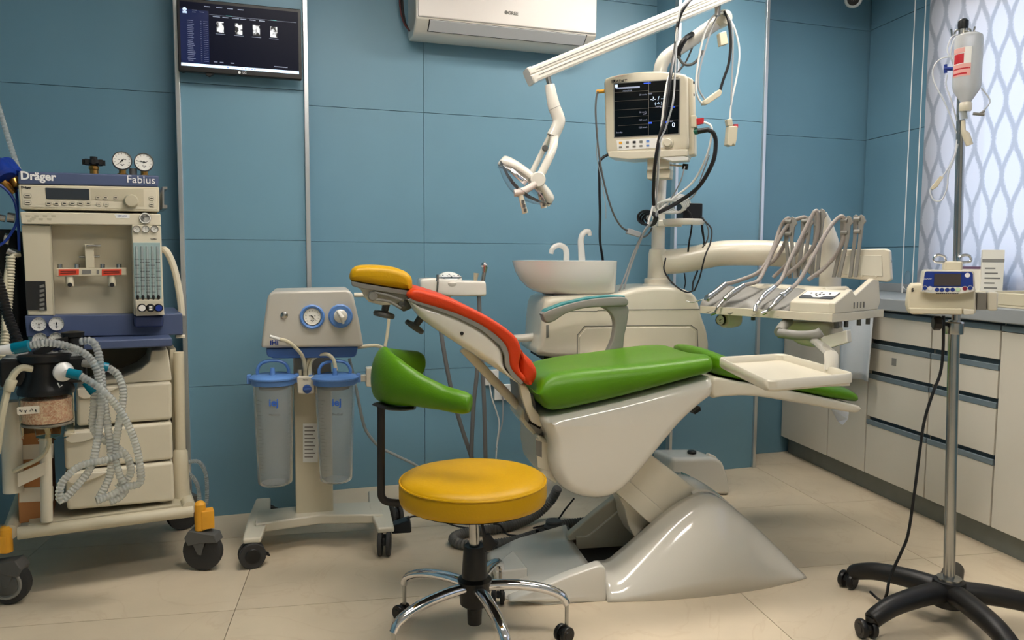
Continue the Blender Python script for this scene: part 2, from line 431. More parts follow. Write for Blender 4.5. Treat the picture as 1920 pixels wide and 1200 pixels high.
# ceiling lamps: rows of recessed panels
lampm = mat('lamp_diffuser', (255, 244, 226), .5, emit=LAMP_STRENGTH, ecol=(255, 247, 237))
for x, y, lab in ((.15, 2.25, 'flat white panel lamp in the ceiling above the headrest'), (1.6, 3.0, 'flat white panel lamp in the ceiling above the spittoon column'), (.8, .8, 'flat white panel lamp in the ceiling in front of the stool')):
    l = thing('ceiling_lamp', lab, 'lamp', loc=(x, y, CEIL), group='panel lamps in the ceiling')
    MB().box(-.62, .62, -.17, -.15, -.035, 0).box(-.62, .62, .15, .17, -.035, 0).box(-.62, -.60, -.15, .15, -.035, 0).box(.60, .62, -.15, .15, -.035, 0).build('lamp_frame', 'aluminium', l)
    MB().box(-.60, .60, -.15, .15, -.028, -.004).build('lamp_diffuser', lampm, l)
# ================================================================== anaesthesia machine
def quad_box(fr, pts, d0, d1):
    """8-corner box from 4 pixel corners (tl, tr, br, bl) in the plane y = d0, going back to d1."""
    p = [fr.L(a, b, d0) for a, b in pts]
    z = [(q.x, q.z) for q in p]
    return MB().prism(z, d0, d1)
def swivel_caster(parent, at, r, wd, yaw, fork='grey_dark', brake=False, twin=False):
    """at: floor point under the wheel, in the parent's space."""
    c = thing_part('caster', parent, at, yaw)
    if twin:
        for s in (-1, 1):
            MB().lathe([(r * .55, -wd * .16), (r * .94, -wd * .16), (r, -wd * .1), (r, wd * .1), (r * .94, wd * .16), (r * .62, wd * .17), (r * .55, wd * .14)], (0, s * wd * .32, r), (0, 1, 0), 22).build('wheel', fork, c)
            MB().lathe([(r * .6, 0), (r * .52, .003)], (0, s * wd * .47, r), (0, s, 0), 18).build('wheel_cap', 'black_plastic', c)
        MB().prism([(-r * .75, r * 1.05), (-r * .55, r * 1.55), (0, r * 1.75), (r * .5, r * 1.55), (r * .6, r * 1.1), (0, r * .9)], -wd * .14, wd * .14).build('fork', 'black_plastic', c, bev=.003)
        if brake: MB().prism([(r * .5, r * 1.3), (r * 1.3, r * .85), (r * 1.32, r * .7), (r * .5, r * 1.05)], -wd * .25, wd * .25).build('brake_lever', 'black_plastic', c, bev=.002)
    else:
        MB().lathe([(r * .5, -wd * .45), (r * .8, -wd * .5), (r * .97, -wd * .38), (r, 0), (r * .97, wd * .38), (r * .8, wd * .5), (r * .5, wd * .45)], (0, 0, r), (0, 1, 0), 26).build('tyre', 'rubber', c)
        MB().lathe([(r * .74, 0), (r * .70, .004), (r * .62, .004), (r * .62, 0)], (0, -wd * .5, r), (0, -1, 0), 24).build('rim_ring', 'grey_plastic', c)
        MB().lathe([(r * .6, -.002), (r * .5, .003), (r * .12, .006)], (0, -wd * .47, r), (0, -1, 0), 20).build('wheel_cap', 'grey_dark', c)
        f = MB().prism([(-r * .9, r * 1.55), (-r * .75, r * 1.95), (r * .55, r * 2.15), (r * .8, r * 1.75), (r * .62, r * 1.35), (-r * .1, r * 1.5)], -wd * .8, wd * .8)
        for s in (-1, 1):
            f.prism([(-r * .05, r * .86), (r * .16, r * .9), (r * .5, r * 1.6), (-r * .25, r * 1.6)], s * wd * .62 - .004, s * wd * .62 + .004)
        f.build('fork', fork, c, bev=.004)
    return c
def thing_part(name, parent, at, yaw=0):
    o = bpy.data.objects.new(name, None); COL.objects.link(o); o.parent = parent; o.location = at; o.rotation_euler = (0, 0, R(yaw)); o.empty_display_size = .02
    return o
def corrugated(pts, r, pitch=.0052, n=10):
    p = resample(cr(pts, 14), pitch / 2); m = MB()
    return m.tube(p, [r * (1.0 if i % 2 else .80) for i in range(len(p))], n)

AF = Frame(-1.166, 2.734, 17)
am = thing('anaesthesia_machine', 'cream and blue anaesthesia machine on a wheeled trolley', 'medical machine', AF)
A = AF.L
DB = .48
# upper housing
quad_box(AF, [(34, 321), (298, 329), (297, 351), (33, 345)], .09, DB).build('top_band', 'slate_blue', am, bev=.006)
dp = quad_box(AF, [(34, 346), (298, 351), (299, 397), (38, 392)], .085, DB).build('control_panel', 'cream', am, bev=.004)
quad_box(AF, [(40, 350), (293, 355), (295, 393), (42, 388)], .0838, .09).build('panel_inlay', 'ivory_matt', dp, bev=.001)
quad_box(AF, [(170, 353), (269, 355), (270, 385), (238, 384), (230, 377), (171, 376)], .083, .09).build('panel_field', 'grey_plastic', dp) if False else None
MB().prism(AF.P([(170, 353), (269, 355), (270, 387), (240, 386), (230, 378), (171, 375)], .083), .083, .0845).build('panel_field', 'cream_dark', dp)
quad_box(AF, [(85, 352), (167, 354), (168, 375), (87, 373)], .0815, .09).build('display', 'screen_dark', dp, bev=.001)
for (x, y, w_, h_) in [(52, 367, 14, 8.5), (52, 380, 14, 8.5)] + [(91 + 14.9 * k, 381.5, 10, 8) for k in range(6)] + [(184, 371, 9, 8), (198, 371, 9, 8), (217, 371, 9, 8), (185, 383, 9, 8), (199, 383, 9, 8), (284, 372, 9, 8), (284, 384, 9, 8)]:
    c = A(x, y, .0835); s = AF.pxm(x, y, .08)
    k = MB().prism([(c.x + a, c.z + b) for a, b in rrect(-w_ / 2 * s, w_ / 2 * s, -h_ / 2 * s, h_ / 2 * s, .004)], .0815, .084).build('key_rim', 'ink_grey', dp)
    MB().prism([(c.x + a, c.z + b) for a, b in rrect(-w_ / 2 * s * .9, w_ / 2 * s * .9, -h_ / 2 * s * .86, h_ / 2 * s * .86, .003)], .0808, .084).build('key', 'ivory_matt', k)
    MB().box(c.x - w_ * .28 * s, c.x + w_ * .28 * s, .0805, .081, c.z - .0012, c.z + .0016).build('key_mark', 'ink_black', k)
c = A(246, 377, .083); MB().lathe([(.024, 0), (.023, .014), (.019, .019), (.002, .019)], c, (0, -1, 0), 26).build('rotary_knob', 'cream_dark', dp)
c = A(71.5, 331, .088); lettering('Dräger', .037, c, mat('lettering_white', (240, 240, 240), .5), am, bold=.0012, width=.95)
c = A(264.5, 337.5, .088); lettering('Fabius', .037, c, 'lettering_white', am)
c = A(49, 351.5, .0832); lettering('Dräger', .010, c, 'ink_black', am, bold=.0004)
hd = quad_box(AF, [(37, 397), (301, 401), (302, 423), (40, 420)], .08, DB).build('header_strip', 'ivory_matt', am, bev=.004)
for k in range(9):                                   # worn patches of an old sticker
    x = 48 + 8 * (k % 7) + 3 * (k // 7); y = 403 + 6 * (k % 2) + 3 * (k // 7); q = AF.P([(x, y), (x + 9, y + .5), (x + 8, y + 4.5), (x + .5, y + 4)], .0795)
    MB().prism(q, .0795, .081).build('worn_patch', 'cream_dark', hd)
quad_box(AF, [(214, 401), (243, 402), (243, 409), (218, 409)], .0790, .081).build('service_label', 'label_white', hd)
c = A(229, 405, .0788); lettering('SERVICE', .008, c, 'deep_blue', hd)
c = A(272, 409, .079); MB().lathe([(.0185, 0), (.0185, .006), (.015, .006), (.015, .003), (.002, .003)], c, (0, -1, 0), 22).build('oxygen_button', 'dial_white', hd)
MB().lathe([(.0195, -.002), (.0195, .003)], c, (0, -1, 0), 22).build('button_ring', 'grey_dark', hd)
# sides of the open bay
quad_box(AF, [(40, 421), (94, 423), (100, 591), (52, 591)], .10, DB).build('left_door', 'cream', am, bev=.003)
MB().prism(AF.P([(47, 527), (85, 527), (88, 582), (50, 581)], .098), .097, .102).build('door_window', 'screen_black', am)
for k in range(6):
    y = 534 + 8.6 * k; MB().prism(AF.P([(74, y + 1), (83, y - 1), (83.5, y + 4), (74.6, y + 6)], .0965), .0955, .098).build('window_scale_bar', 'ink_grey', am)
quad_box(AF, [(94, 421), (248, 421), (252, 592), (101, 592)], .17, DB).build('bay_back', 'cream', am)
MB().prism(AF.P([(93, 421), (95, 421), (102, 592), (100, 592)], .1), .10, .2).build('bay_jamb', 'cream_dark', am)
fm = quad_box(AF, [(247, 421), (302, 424), (307.5, 591), (251, 591)], .075, DB).build('flowmeter_column', 'ivory_matt', am, bev=.003)
for k in range(3):
    gauge(fm, A(256.5 + 16.6 * k, 429.5, .0745), .0125, ang=-60 + 55 * k, name='pressure_gauge', rim='grey_dark', depth=.004)
c = A(288, 448, .0742); lettering('S-ORC', .007, c, 'ink_black', fm)
fg = MB().prism(AF.P([(249.5, 455), (300, 455), (303, 560), (252.5, 559)], .074), .071, .076).build('flow_tube_block', mat('flow_glass', (150, 172, 172), .15, coat=.5), fm, bev=.001)
for k in range(5):
    x = 256 + 9.8 * k
    MB().tube([A(x, 462, .0705), A(x + 2.2, 556, .0705)], .0045, 8).build('flow_tube', 'clear_hose', fg)
    MB().lathe([(.002, 0), (.005, .004), (.004, .014), (.001, .018)], A(x + 2.2, 553, .066), (0, 0, -1), 8).build('float', 'ink_black', fg)
    mk = MB()
    for j in range(5, 17):
        if k != 2 and j % 3 == k % 3: continue
        q = A(x + .15 * j, 458 + 5.6 * j, .0655); mk.box(q.x - .007, q.x + .007, .0655, .066, q.z - .0009, q.z + .0009)
    mk.build('flow_scale', 'ink_black', fg, kind='stuff')
MB().prism(AF.P([(253, 562), (305, 562), (308, 590), (255, 592)], .06), .045, .08).build('knob_shelf', 'ivory_matt', fm, bev=.002)
for x, m_ in ((266, 'dial_white'), (282, 'ink_black'), (297, 'deep_blue')):
    c = A(x, 577, .044); k = MB().lathe([(.0145, 0), (.0145, .016), (.012, .02), (.001, .02)], c, (0, -1, 0), 18).build('flow_knob', 'black_plastic', fm)
    MB().lathe([(.011, .0205), (.0105, .022), (.001, .022)], c, (0, -1, 0), 16).build('knob_cap', m_, k)
    if m_ == 'ink_black': MB().box(c.x - .005, c.x + .005, c.y - .0235, c.y - .0222, c.z - .007, c.z - .0015).box(c.x - .005, c.x + .005, c.y - .0235, c.y - .0222, c.z + .0015, c.z + .007).build('knob_mark', 'dial_white', k)
# vaporiser rail
vr = quad_box(AF, [(105, 503), (237, 502), (238, 516), (106, 519)], .11, .14).build('vaporiser_rail', 'cream', am, bev=.002)
for a, b in ((110, 148), (191, 228)): MB().prism(AF.P([(a, 505), (b, 504.5), (b, 515), (a, 517)], .109), .1085, .111).build('red_label', 'label_red', vr)
for a in (110, 191):
    for j in range(2): MB().prism(AF.P([(a + 3, 508 + 3.5 * j), (a + 33, 507.6 + 3.5 * j), (a + 33, 508.8 + 3.5 * j), (a + 3, 509.2 + 3.5 * j)], .108), .1078, .109).build('label_print', 'ink_black', vr)
for x in (112, 144, 192, 223): MB().tube([A(x, 503, .125), A(x, 495, .125)], .0085, 12).build('rail_stud', 'steel', vr)
for x in (130, 209):
    MB().tube([A(x, 517, .125), A(x + 1, 537, .118)], .0125, 14).build('port', 'cream', vr)
    MB().lathe([(.0075, 0), (.0075, .002)], A(x + 1, 534, .106), (0, -1, 0), 12).build('port_hole', 'ink_black', vr)
MB().prism(AF.P([(158, 458), (176, 457), (177, 502), (161, 503)], .12), .115, .17).build('rail_bracket', 'cream', vr, bev=.002)
MB().tube([A(162, 461, .11), A(189, 461, .11)], .004, 8).tube([A(148, 482, .13), A(187, 481, .13)], .004, 8).build('locking_pin', 'steel', vr)
MB().prism(AF.P([(181, 506), (186, 506), (186, 514), (181, 514)], .109), .1083, .111).build('print_patch', 'ink_grey', vr)
MB().prism(AF.P([(154, 506), (171, 506), (171, 513), (154, 514)], .109), .1083, .111).build('print_patch', 'ink_grey', vr)
# blue deck and ledge
quad_box(AF, [(46, 592), (342, 588), (343, 628), (50, 632)], .10, DB).build('deck_back', 'slate_blue', am, bev=.004)
zt = A(180, 639, -.03).z; zb = A(180, 656, -.03).z; x0, x1 = A(52, 640, -.03).x, A(323, 640, -.03).x
MB().box(x0, x1, -.03, DB, zb, zt).build('ledge', 'slate_blue', am, bev=.006)
MB().prism(AF.P([(251, 592), (307, 592), (306, 613), (252, 614)], .07), .06, .13).build('ledge_block', mat('slate_dark', (46, 58, 96), .45), am, bev=.008)
for x, y in ((73, 608), (106, 607)): gauge(am, A(x, y, .097), .024, 180, name='pipeline_gauge', rim='chrome', depth=.006)
for x, y in ((75, 637), (105, 636)): gauge(am, A(x, y, -.035), .022, 180, name='cylinder_gauge', rim='chrome', depth=.004)
# gauges and valve standing on top
zt = A(180, 325, .2).z
for x, y, an in ((229, 301, -135), (270, 304, -85)):
    g = gauge(am, A(x, y, .15), .0325, an, name='cylinder_gauge', rim='grey_dark', depth=.03)
    c = A(x, y, .165); MB().tube([(c.x, c.y, c.z - .03), (c.x, c.y, c.z - .05)], .012, 10).tube([(c.x, c.y, c.z - .046), (c.x, c.y, zt - .01)], .017, 6).build('gauge_stem', 'brass', g)
c = A(250, 330, .165); MB().tube([(c.x, c.y, zt - .02), (c.x, c.y, zt + .02)], .0125, 10).build('union_nut', 'grey_dark', am)
c = A(176, 308, .16)
v = MB().lathe([(.014, 0), (.014, zt * 0 + .02), (.017, .022), (.017, .032), (.01, .036)], (c.x, c.y, zt - .012), (0, 0, 1), 14).build('cylinder_valve', 'brass', am)
hw = MB().lathe([(.010, -.03), (.010, .0), (.026, .002), (.030, .006), (.030, .018), (.012, .02), (.012, .03)], (c.x, c.y, c.z - .004), (0, 0, 1), 24)
hw.build('handwheel', 'black_plastic', v)
for k in range(8):
    a = 2 * PI * k / 8; MB().box(-.006, .006, -.005, .005, .001, .019).build('grip', 'black_plastic', v).location = (c.x + .03 * math.cos(a), c.y + .03 * math.sin(a), c.z - .004)
# accessory rail on the right and its hose
MB().prism(AF.P([(302, 353), (311, 353), (311, 358), (305, 358), (305, 386), (311, 387), (311, 393), (302, 393)], .2), .12, .4).build('side_rail', 'steel', am)
MB().tube(cr([A(303, 468, .25), A(311, 470, .22), A(322, 490, .22), A(331, 520, .22), A(338, 560, .22), A(341, 592, .22)], 8), .0125, 10).build('gas_hose', 'ivory_matt', am)
# cart: posts, base, drawers
x0, x1 = A(32, 985, 0).x, A(352, 965, 0).x
zf = A(190, 977, 0).z
MB().tube([A(33, 1000, -.0), A(362, 958, 0.0)], .021, 16).build('front_tube', 'cream', am)
zb = A(190, 977, 0).z
MB().box(x0 + .03, x1 - .02, .0, .50, zb + .005, zb + .022).build('base_plate', 'cream_dark', am, bev=.003)
for xa in (x0 - .02, x1 + .005):
    MB().tube([(xa, -.005, zb + .005), (xa, .50, zb + .005)], .024, 14).build('side_tube', 'cream', am)
c = A(340, 920, .10); c2 = A(335, 660, .10)
MB().tube([(c.x, .10, zb), (c2.x, .10, c2.z)], .0185, 14).build('frame_post', 'cream', am)
MB().lathe([(.034, 0), (.030, .03), (.028, .12), (.026, .19), (.019, .20)], (c.x, .10, zb), (0, 0, 1), 16).build('post_socket', 'cream', am)
MB().prism(AF.P([(308, 655), (327, 655), (328, 990), (308, 990)], .12), .12, .40).build('drawer_housing', 'cream_dark', am) if False else None
c = A(313, 640, .1); MB().prism(AF.P([(318, 655), (330, 653), (338, 895), (326, 900)], .13), .13, .45).build('side_panel', 'cream', am, bev=.004)
c = A(340, 630, .14); MB().box(c.x - .02, c.x + .012, .12, .17, c.z - .006, c.z + .006).build('rail_clamp', 'ivory', am, bev=.002)
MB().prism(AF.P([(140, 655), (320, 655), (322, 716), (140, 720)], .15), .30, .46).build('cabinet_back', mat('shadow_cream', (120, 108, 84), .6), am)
dt = MB().prism(AF.P([(190, 714), (232, 707), (262, 694), (280, 678), (284, 657), (315, 655), (322, 708), (322, 714), (192, 722)], .05), .05, .30).build('upper_bin', 'ivory_matt', am, bev=.006)
for i, (tl, tr, br, bl) in enumerate((((142, 727), (322, 716), (323, 787), (144, 800)), ((119, 810), (323, 791), (325, 862), (122, 882)), ((121, 886), (325, 866), (328, 940), (126, 958)))):
    d = quad_box(AF, [tl, tr, br, bl], .03 - .01 * i, .42).build('drawer', 'ivory_matt', am, bev=.012, seg=3)
    (xa, ya) = tl; dd = .028 - .01 * i
    MB().prism(AF.P([(xa + 2, ya + 2), (xa + 88, ya - 3), (xa + 60, ya + 10), (xa + 36, ya + 19), (xa + 14, ya + 21), (xa + 4, ya + 16)], dd), dd - .006, dd + .01).build('drawer_pull', 'ivory', d, bev=.004)
c = A(308, 945, .05); MB().tube([(c.x, .06, zb), (c.x, .06, zb + .035)], .014, 10).build('drawer_foot', 'cream', am)
# left posts and the taped carton
MB().tube([A(20, 752, .03), A(25, 922, .03)], .030, 18).build('lift_column', 'ivory', am)
MB().tube([A(85, 815, .0), A(88, 977, .0)], .018, 14).build('absorber_post', 'ivory', am)
ct = thing('carton', 'brown cardboard carton strapped with white tape in the anaesthesia trolley', 'box', AF)
p0, p1 = A(36, 982, .06), A(100, 972, .06); pt = A(60, 812, .06)
MB().box(p0.x, p1.x, .06, .26, p0.z, pt.z).build('carton_body', 'cardboard', ct, bev=.003)
for y0, y1 in ((835, 862), (915, 942)): MB().prism(AF.P([(36, y0), (100, y0 - 3), (100, y1 - 3), (36, y1)], .057), .0565, .0605).build('tape_band', 'tape', ct)
MB().prism(AF.P([(33, 888), (84, 866), (84, 890), (34, 913)], -.02), -.022, -.019).build('tape_band', 'tape', ct)
# bumpers and casters
for (bx, by), ty in (((382, 966), 0), ((19, 1010), 0)):
    c = A(bx, by, .0); pm = AF.pxm(bx, by)
    b = MB().tube([(c.x - .012, 0, c.z - 28 * pm), (c.x - .012, 0, c.z + 24 * pm), (c.x - .012, 0, c.z + 29 * pm)], [.020, .020, .012], 12).build('bumper', 'bumper_yellow', am)
    MB().box(c.x - .01, c.x + .034, -.022, .022, c.z - 26 * pm, c.z + 11 * pm).build('bumper_block', 'bumper_yellow', b, bev=.003) if bx > 100 else MB().box(c.x - .05, c.x - .01, -.022, .022, c.z - 26 * pm, c.z + 11 * pm).build('bumper_block', 'bumper_yellow', b, bev=.003)
for px, py, yw in ((382, 1068, 150), (18, 1131, -25), (345, 992, 200), (-60, 1010, 30)):
    c = AF.Z(px, py, 0); swivel_caster(am, (c.x, c.y, 0), .072, .036, yw)
# carbon dioxide absorber in front of the drawers
ab = thing_part('absorber', am, (0, 0, 0))
D = -.12
c = A(87, 735, D); rr = 52 * AF.pxm(87, 735, D); zt = A(87, 737, D).z; zm = A(87, 790, D).z; zl = A(87, 818, D).z
MB().lathe([(rr * .97, zl - zt), (rr, zm - zt), (rr, 0), (rr * .97, 0), (rr * .97, zm - zt), (rr * .94, zl - zt + .004)], (c.x, D, zt), (0, 0, 1), 32, caps=False).build('canister', 'smoky_plastic', ab)
gz0, gz1 = A(87, 789, D).z, A(87, 746, D).z
gr = mat('granules', (240, 196, 170), .8, bump=1.0, bscale=260)
t_ = gr.node_tree; b_ = t_.nodes['Principled BSDF']; vo = t_.nodes.new('ShaderNodeTexVoronoi'); vo.inputs['Scale'].default_value = 190; tc_ = t_.nodes.new('ShaderNodeTexCoord')
cm = t_.nodes.new('ShaderNodeMixRGB'); cm.inputs[1].default_value = lin((226, 172, 148)); cm.inputs[2].default_value = lin((255, 236, 218)); sx_ = t_.nodes.new('ShaderNodeSeparateColor')
t_.links.new(tc_.outputs['Object'], vo.inputs['Vector']); t_.links.new(vo.outputs['Color'], sx_.inputs[0]); t_.links.new(sx_.outputs[0], cm.inputs[0]); t_.links.new(cm.outputs[0], b_.inputs['Base Color'])
MB().lathe([(rr * .9, 0), (rr * .93, .004), (rr * .93, gz1 - gz0), (rr * .5, gz1 - gz0 + .006), (.001, gz1 - gz0 + .004)], (c.x, D, gz0), (0, 0, 1), 32).build('granule_fill', gr, ab, kind='stuff')
MB().lathe([(rr * .96, 0), (rr * .98, .004), (rr * .96, .008)], (c.x, D, gz0 - .01), (0, 0, 1), 28).build('canister_ring', 'grey_plastic', ab)
MB().lathe([(rr * .45, 0), (rr * .5, .03)], (c.x, D, zl), (0, 0, 1), 24).build('canister_sump', 'smoky_plastic', ab)
MB().prism([(c.x + a, b) for a, b in rrect(-rr * .98, -rr * .2, A(87, 766, D).z, A(87, 752, D).z, .004)], D - rr * .995, D - rr * .985).build('date_label', 'tape', ab)
sq = MB()
for k, (a, w_) in enumerate(((-.9, .10), (-.72, .07), (-.55, .12), (-.36, .06))):
    q = [Vector((c.x + rr * (a + w_ * t), D - rr * 1.0, A(87, 759, D).z + .004 * math.sin(7 * t + k * 1.7) - .003 * (k % 2))) for t in [j / 8 for j in range(9)]]
    sq.tube(q, .0009, 6)
sq.build('handwriting', 'ink_black', ab, kind='stuff')
zk = A(87, 662, D).z
MB().lathe([(rr * 1.04, zt - zk), (rr * 1.06, zt - zk + .01), (rr * 1.02, zt - zk + .02), (rr * .8, zt - zk + .06), (rr * .85, -.03), (rr * 1.0, -.022), (rr * 1.0, -.004), (rr * .9, 0)], (c.x, D, zk), (0, 0, 1), 30).build('valve_block', 'black_plastic', ab)
MB().box(c.x - rr * 1.6, c.x + rr * 1.5, D - .03, D + .10, zt + .03, zk - .012).build('manifold', 'black_plastic', ab, bev=.01)
for x, y in ((92, 672), (130, 668), (33, 673)):
    q = A(x, y, D + .02); k = MB().lathe([(.040, -.012), (.042, -.006), (.042, .006), (.032, .008), (.030, .02), (.010, .024)], q, (0, 0, 1), 24).build('valve_dome', 'clear_hose', ab)
    MB().lathe([(.043, -.014), (.043, -.004)], q, (0, 0, 1), 20).build('valve_ring', 'grey_plastic', k)
q = A(137, 640, D + .03); MB().lathe([(.030, -.05), (.032, -.01), (.026, -.008), (.024, .012), (.033, .016), (.034, .03), (.012, .034)], q, (0, 0, 1), 22).build('pressure_valve', 'black_plastic', ab)
MB().prism(AF.P([(60, 660), (96, 640), (128, 630), (128, 640), (100, 655), (70, 672)], D), D - .01, D + .02).build('valve_bridge', 'black_plastic', ab, bev=.004)
MB().tube(cr([A(22, 702, D), A(40, 696, D - .02), A(60, 692, D - .02), A(78, 694, D)], 8), .014, 10).build('port_tube', 'hose_ivory', ab) if False else None
# hoses lying down the left flank, regulators at the edge of the machine
MB().tube(cr([A(60, 692, D - .06), A(40, 690, D - .07), A(24, 705, D - .08), A(12, 740, D - .08), A(2, 790, D - .08), A(-6, 850, D - .06)], 10), .0105, 10).build('scavenging_hose', 'hose_ivory', am)
c = A(19, 722, D - .08); MB().lathe([(.014, -.018), (.0155, -.015), (.0155, .015), (.014, .018)], c, (.35, 0, 1), 12).build('hose_sleeve', 'hose_ivory', am)
corrugated([A(-12, 500, .02), A(2, 545, .0), A(14, 590, -.03), A(28, 625, -.06), A(36, 650, -.08)], .0165, .011).build('black_hose', 'black_plastic', am)
corrugated([A(20, 480, .12), A(18, 530, .12), A(13, 590, .12), A(8, 650, .1), A(4, 720, .1)], .015, .01).build('beige_hose', 'hose_ivory', am)
MB().tube(cr([A(38, 478, .14), A(24, 480, .13), A(14, 500, .12), A(8, 560, .1), A(8, 620, .08)], 8), .007, 8).build('sample_line', 'hose_ivory', am)
MB().tube(cr([A(85, 790, D + .02), A(92, 830, -.06), A(75, 858, -.05), A(40, 876, -.04), A(25, 884, -.03)], 8), .007, 8).build('drain_line', 'hose_ivory', am)
rg = thing_part('pressure_regulator', am, (0, 0, 0))
c = A(2, 322, .16); MB().lathe([(.035, -.03), (.04, -.022), (.04, .02), (.03, .03)], c, (.5, -.4, -.75), 18).build('regulator_knob', 'deep_blue', rg)
c = A(16, 316, .18); MB().lathe([(.026, -.028), (.03, -.02), (.03, .024), (.024, .03)], c, (.5, -.4, -.75), 18).build('regulator_bonnet', 'deep_blue', rg)
MB().tube([A(22, 333, .18), A(32, 352, .17)], .017, 12).build('regulator_body', 'brass', rg)
MB().tube([A(5, 340, .15), A(26, 362, .16)], .012, 10).build('regulator_outlet', 'brass', rg)
for k, pth in enumerate(([A(30, 352, .17), A(33, 390, .15), A(30, 420, .13), A(12, 450, .12), A(-4, 462, .12)], [A(-4, 344, .13), A(14, 358, .13), A(28, 380, .12), A(34, 420, .12), A(36, 470, .13)])):
    MB().tube(cr(pth, 8), .0045, 8).build('blue_line', 'deep_blue', am)
corrugated([A(-6, 190, .3), A(8, 235, .3), A(22, 280, .28), A(36, 322, .25)], .010, .012).build('clear_line', 'clear_hose', am)
for x, y, r_, l_ in ((-2, 408, .012, 12), (14, 407, .017, 14), (8, 448, .02, 10), (14, 470, .014, 22)):
    MB().tube([A(x, y, .16), A(x + l_, y + (2 if l_ < 20 else 8), .16)], r_, 14).build('gas_coupling', 'steel', am)
MB().box(A(-40, 500, .22).x, A(36, 500, .22).x, .20, .45, A(0, 720, .22).z, A(0, 430, .22).z).build('bellows_housing', 'black_matt', am, bev=.01)
MB().tube([A(-5, 700, .1), A(36, 700, .1)], .03, 14).build('bellows_arm', 'black_plastic', am)

# breathing circuit hanging from the absorber
bc = thing('breathing_circuit', 'clear corrugated breathing hoses with teal ends and a white filter disc', 'breathing hose', AF)
d1 = D - .09
fc = A(119, 697, d1); fr_ = 21.5 * AF.pxm(119, 697, d1)
ax = Vector((.45, -.85, -.12))
f_ = MB().lathe([(.010, -.03), (.011, -.012), (fr_ * .75, -.010), (fr_ * .97, -.005), (fr_, 0), (fr_ * .97, .005), (fr_ * .7, .012), (.014, .018), (.012, .022)], fc, ax, 30).build('filter_disc', mat('filter_white', (236, 236, 234), .25, trans=.15), bc)
MB().tube([A(108, 718, d1), A(112, 726, d1 - .005), A(117, 722, d1)], .002, 6).build('luer_cap', 'filter_white', f_)
MB().tube([A(127, 699, d1 - .02), A(151, 704, d1 - .03)], .0155, 14).build('connector', 'teal_plastic', bc)
MB().tube([A(24, 654, d1), A(55, 648, d1 - .01)], .018, 14).build('connector', 'teal_plastic', bc)
MB().tube([A(-6, 658, d1), A(26, 654, d1)], [.013, .018], 12).build('face_piece', 'filter_white', bc)
MB().tube([A(176, 684, d1 + .03), A(203, 689, d1 + .03)], .0145, 14).build('connector', 'teal_plastic', bc)
MB().tube([A(155, 681, d1 + .04), A(177, 684, d1 + .03)], .012, 12).build('elbow', 'grey_plastic', bc)
MB().tube([A(163, 716, d1 + .04), A(178, 736, d1 + .03)], .016, 14).build('connector', 'teal_plastic', bc)
hs = [
 [(55, 648, 0), (90, 643, -.01), (130, 650, -.01), (165, 668, .0), (183, 700, 0), (190, 760, 0), (180, 840, -.01), (168, 880, -.02), (138, 918, -.03), (114, 938, -.04), (116, 906, -.04), (150, 874, -.03), (200, 862, -.02), (232, 850, -.01)],
 [(150, 704, -.03), (190, 730, -.03), (225, 770, -.02), (250, 820, -.02), (262, 870, -.02), (262, 905, -.01), (238, 913, -.01), (205, 930, -.02), (178, 940, -.03)],
 [(203, 689, .03), (222, 705, .02), (231, 740, .01), (222, 800, .0), (215, 850, .0), (224, 890, .0), (235, 915, .0), (225, 932, -.01), (205, 942, -.02)],
 [(178, 736, .03), (176, 770, .03), (174, 800, .03), (190, 822, .02), (218, 838, .02), (240, 860, .02), (244, 890, .02), (220, 915, .02)],
 [(150, 640, .05), (172, 640, .04), (184, 660, .03), (190, 700, .02), (195, 750, .01), (206, 830, .0), (208, 880, .0), (196, 915, -.01), (182, 938, -.02)],
]
for h in hs: corrugated([A(x, y, d1 + d) for x, y, d in h], .0128, .0105, 10).build('hose', 'clear_hose', bc)
# clear drain lines at the far side of the trolley
for h in ([(330, 892, .3), (352, 888, .3), (368, 905, .32), (374, 935, .33), (370, 968, .33)], [(345, 868, .34), (372, 866, .34), (386, 890, .35), (388, 930, .36), (386, 950, .36)]):
    corrugated([A(*p) for p in h], .009, .008, 8).build('trailing_hose', 'clear_hose', am)
# ================================================================== surgical suction unit
SF = Frame(-.18, 2.925, 3.5)
S = SF.L
su = thing('suction_unit', 'grey surgical suction unit on a white wheeled stand with two jars', 'suction machine', SF)
# stand: two splayed legs, cross bar, column
for sx, (xf, yf), (xb, yb) in ((-1, (474, 1030), (517, 952)), (1, (724, 1006), (712, 935))):
    a = S(xf, yf, 0); xo = a.x
    zl, zh = .092, .128
    q = [(xo - .034, -.02), (xo + .030, -.02), (xo + .052 if sx < 0 else xo + .03, .20), (xo + .03 - .01 * sx, .45), (xo - .03 - .01 * sx, .45), (xo - .052 if sx > 0 else xo - .03, .20)]
    v = [(x, y, zl + (.0 if y < .1 else .006)) for x, y in q] + [(x, y, zh - (.014 if y < 0 else 0) - (.008 if y > .4 else 0)) for x, y in q]
    n = 6; MB().add(v, [tuple(range(n)), tuple(range(2 * n - 1, n - 1, -1))] + [((i + 1) % n, i, n + i, n + (i + 1) % n) for i in range(n)]).build('stand_leg', 'ivory', su, bev=.008, seg=3)
xa, xb = S(474, 1030, 0).x, S(724, 1006, 0).x
bar = [(xa + .0, .10), ((xa + xb) / 2, .15), (xb, .10), (xb, .27), ((xa + xb) / 2, .30), (xa, .27)]
MB().prismz(bar, .088, .126).build('cross_bar', 'ivory', su, bev=.008, seg=3)
p = S(590, 948, .22); w2 = 35 * SF.pxm(590, 900, .2)
ztop = S(590, 655, .22).z
MB().box(p.x - w2, p.x + w2, .19, .25, .12, ztop + .02).build('column', 'cream', su, bev=.006)
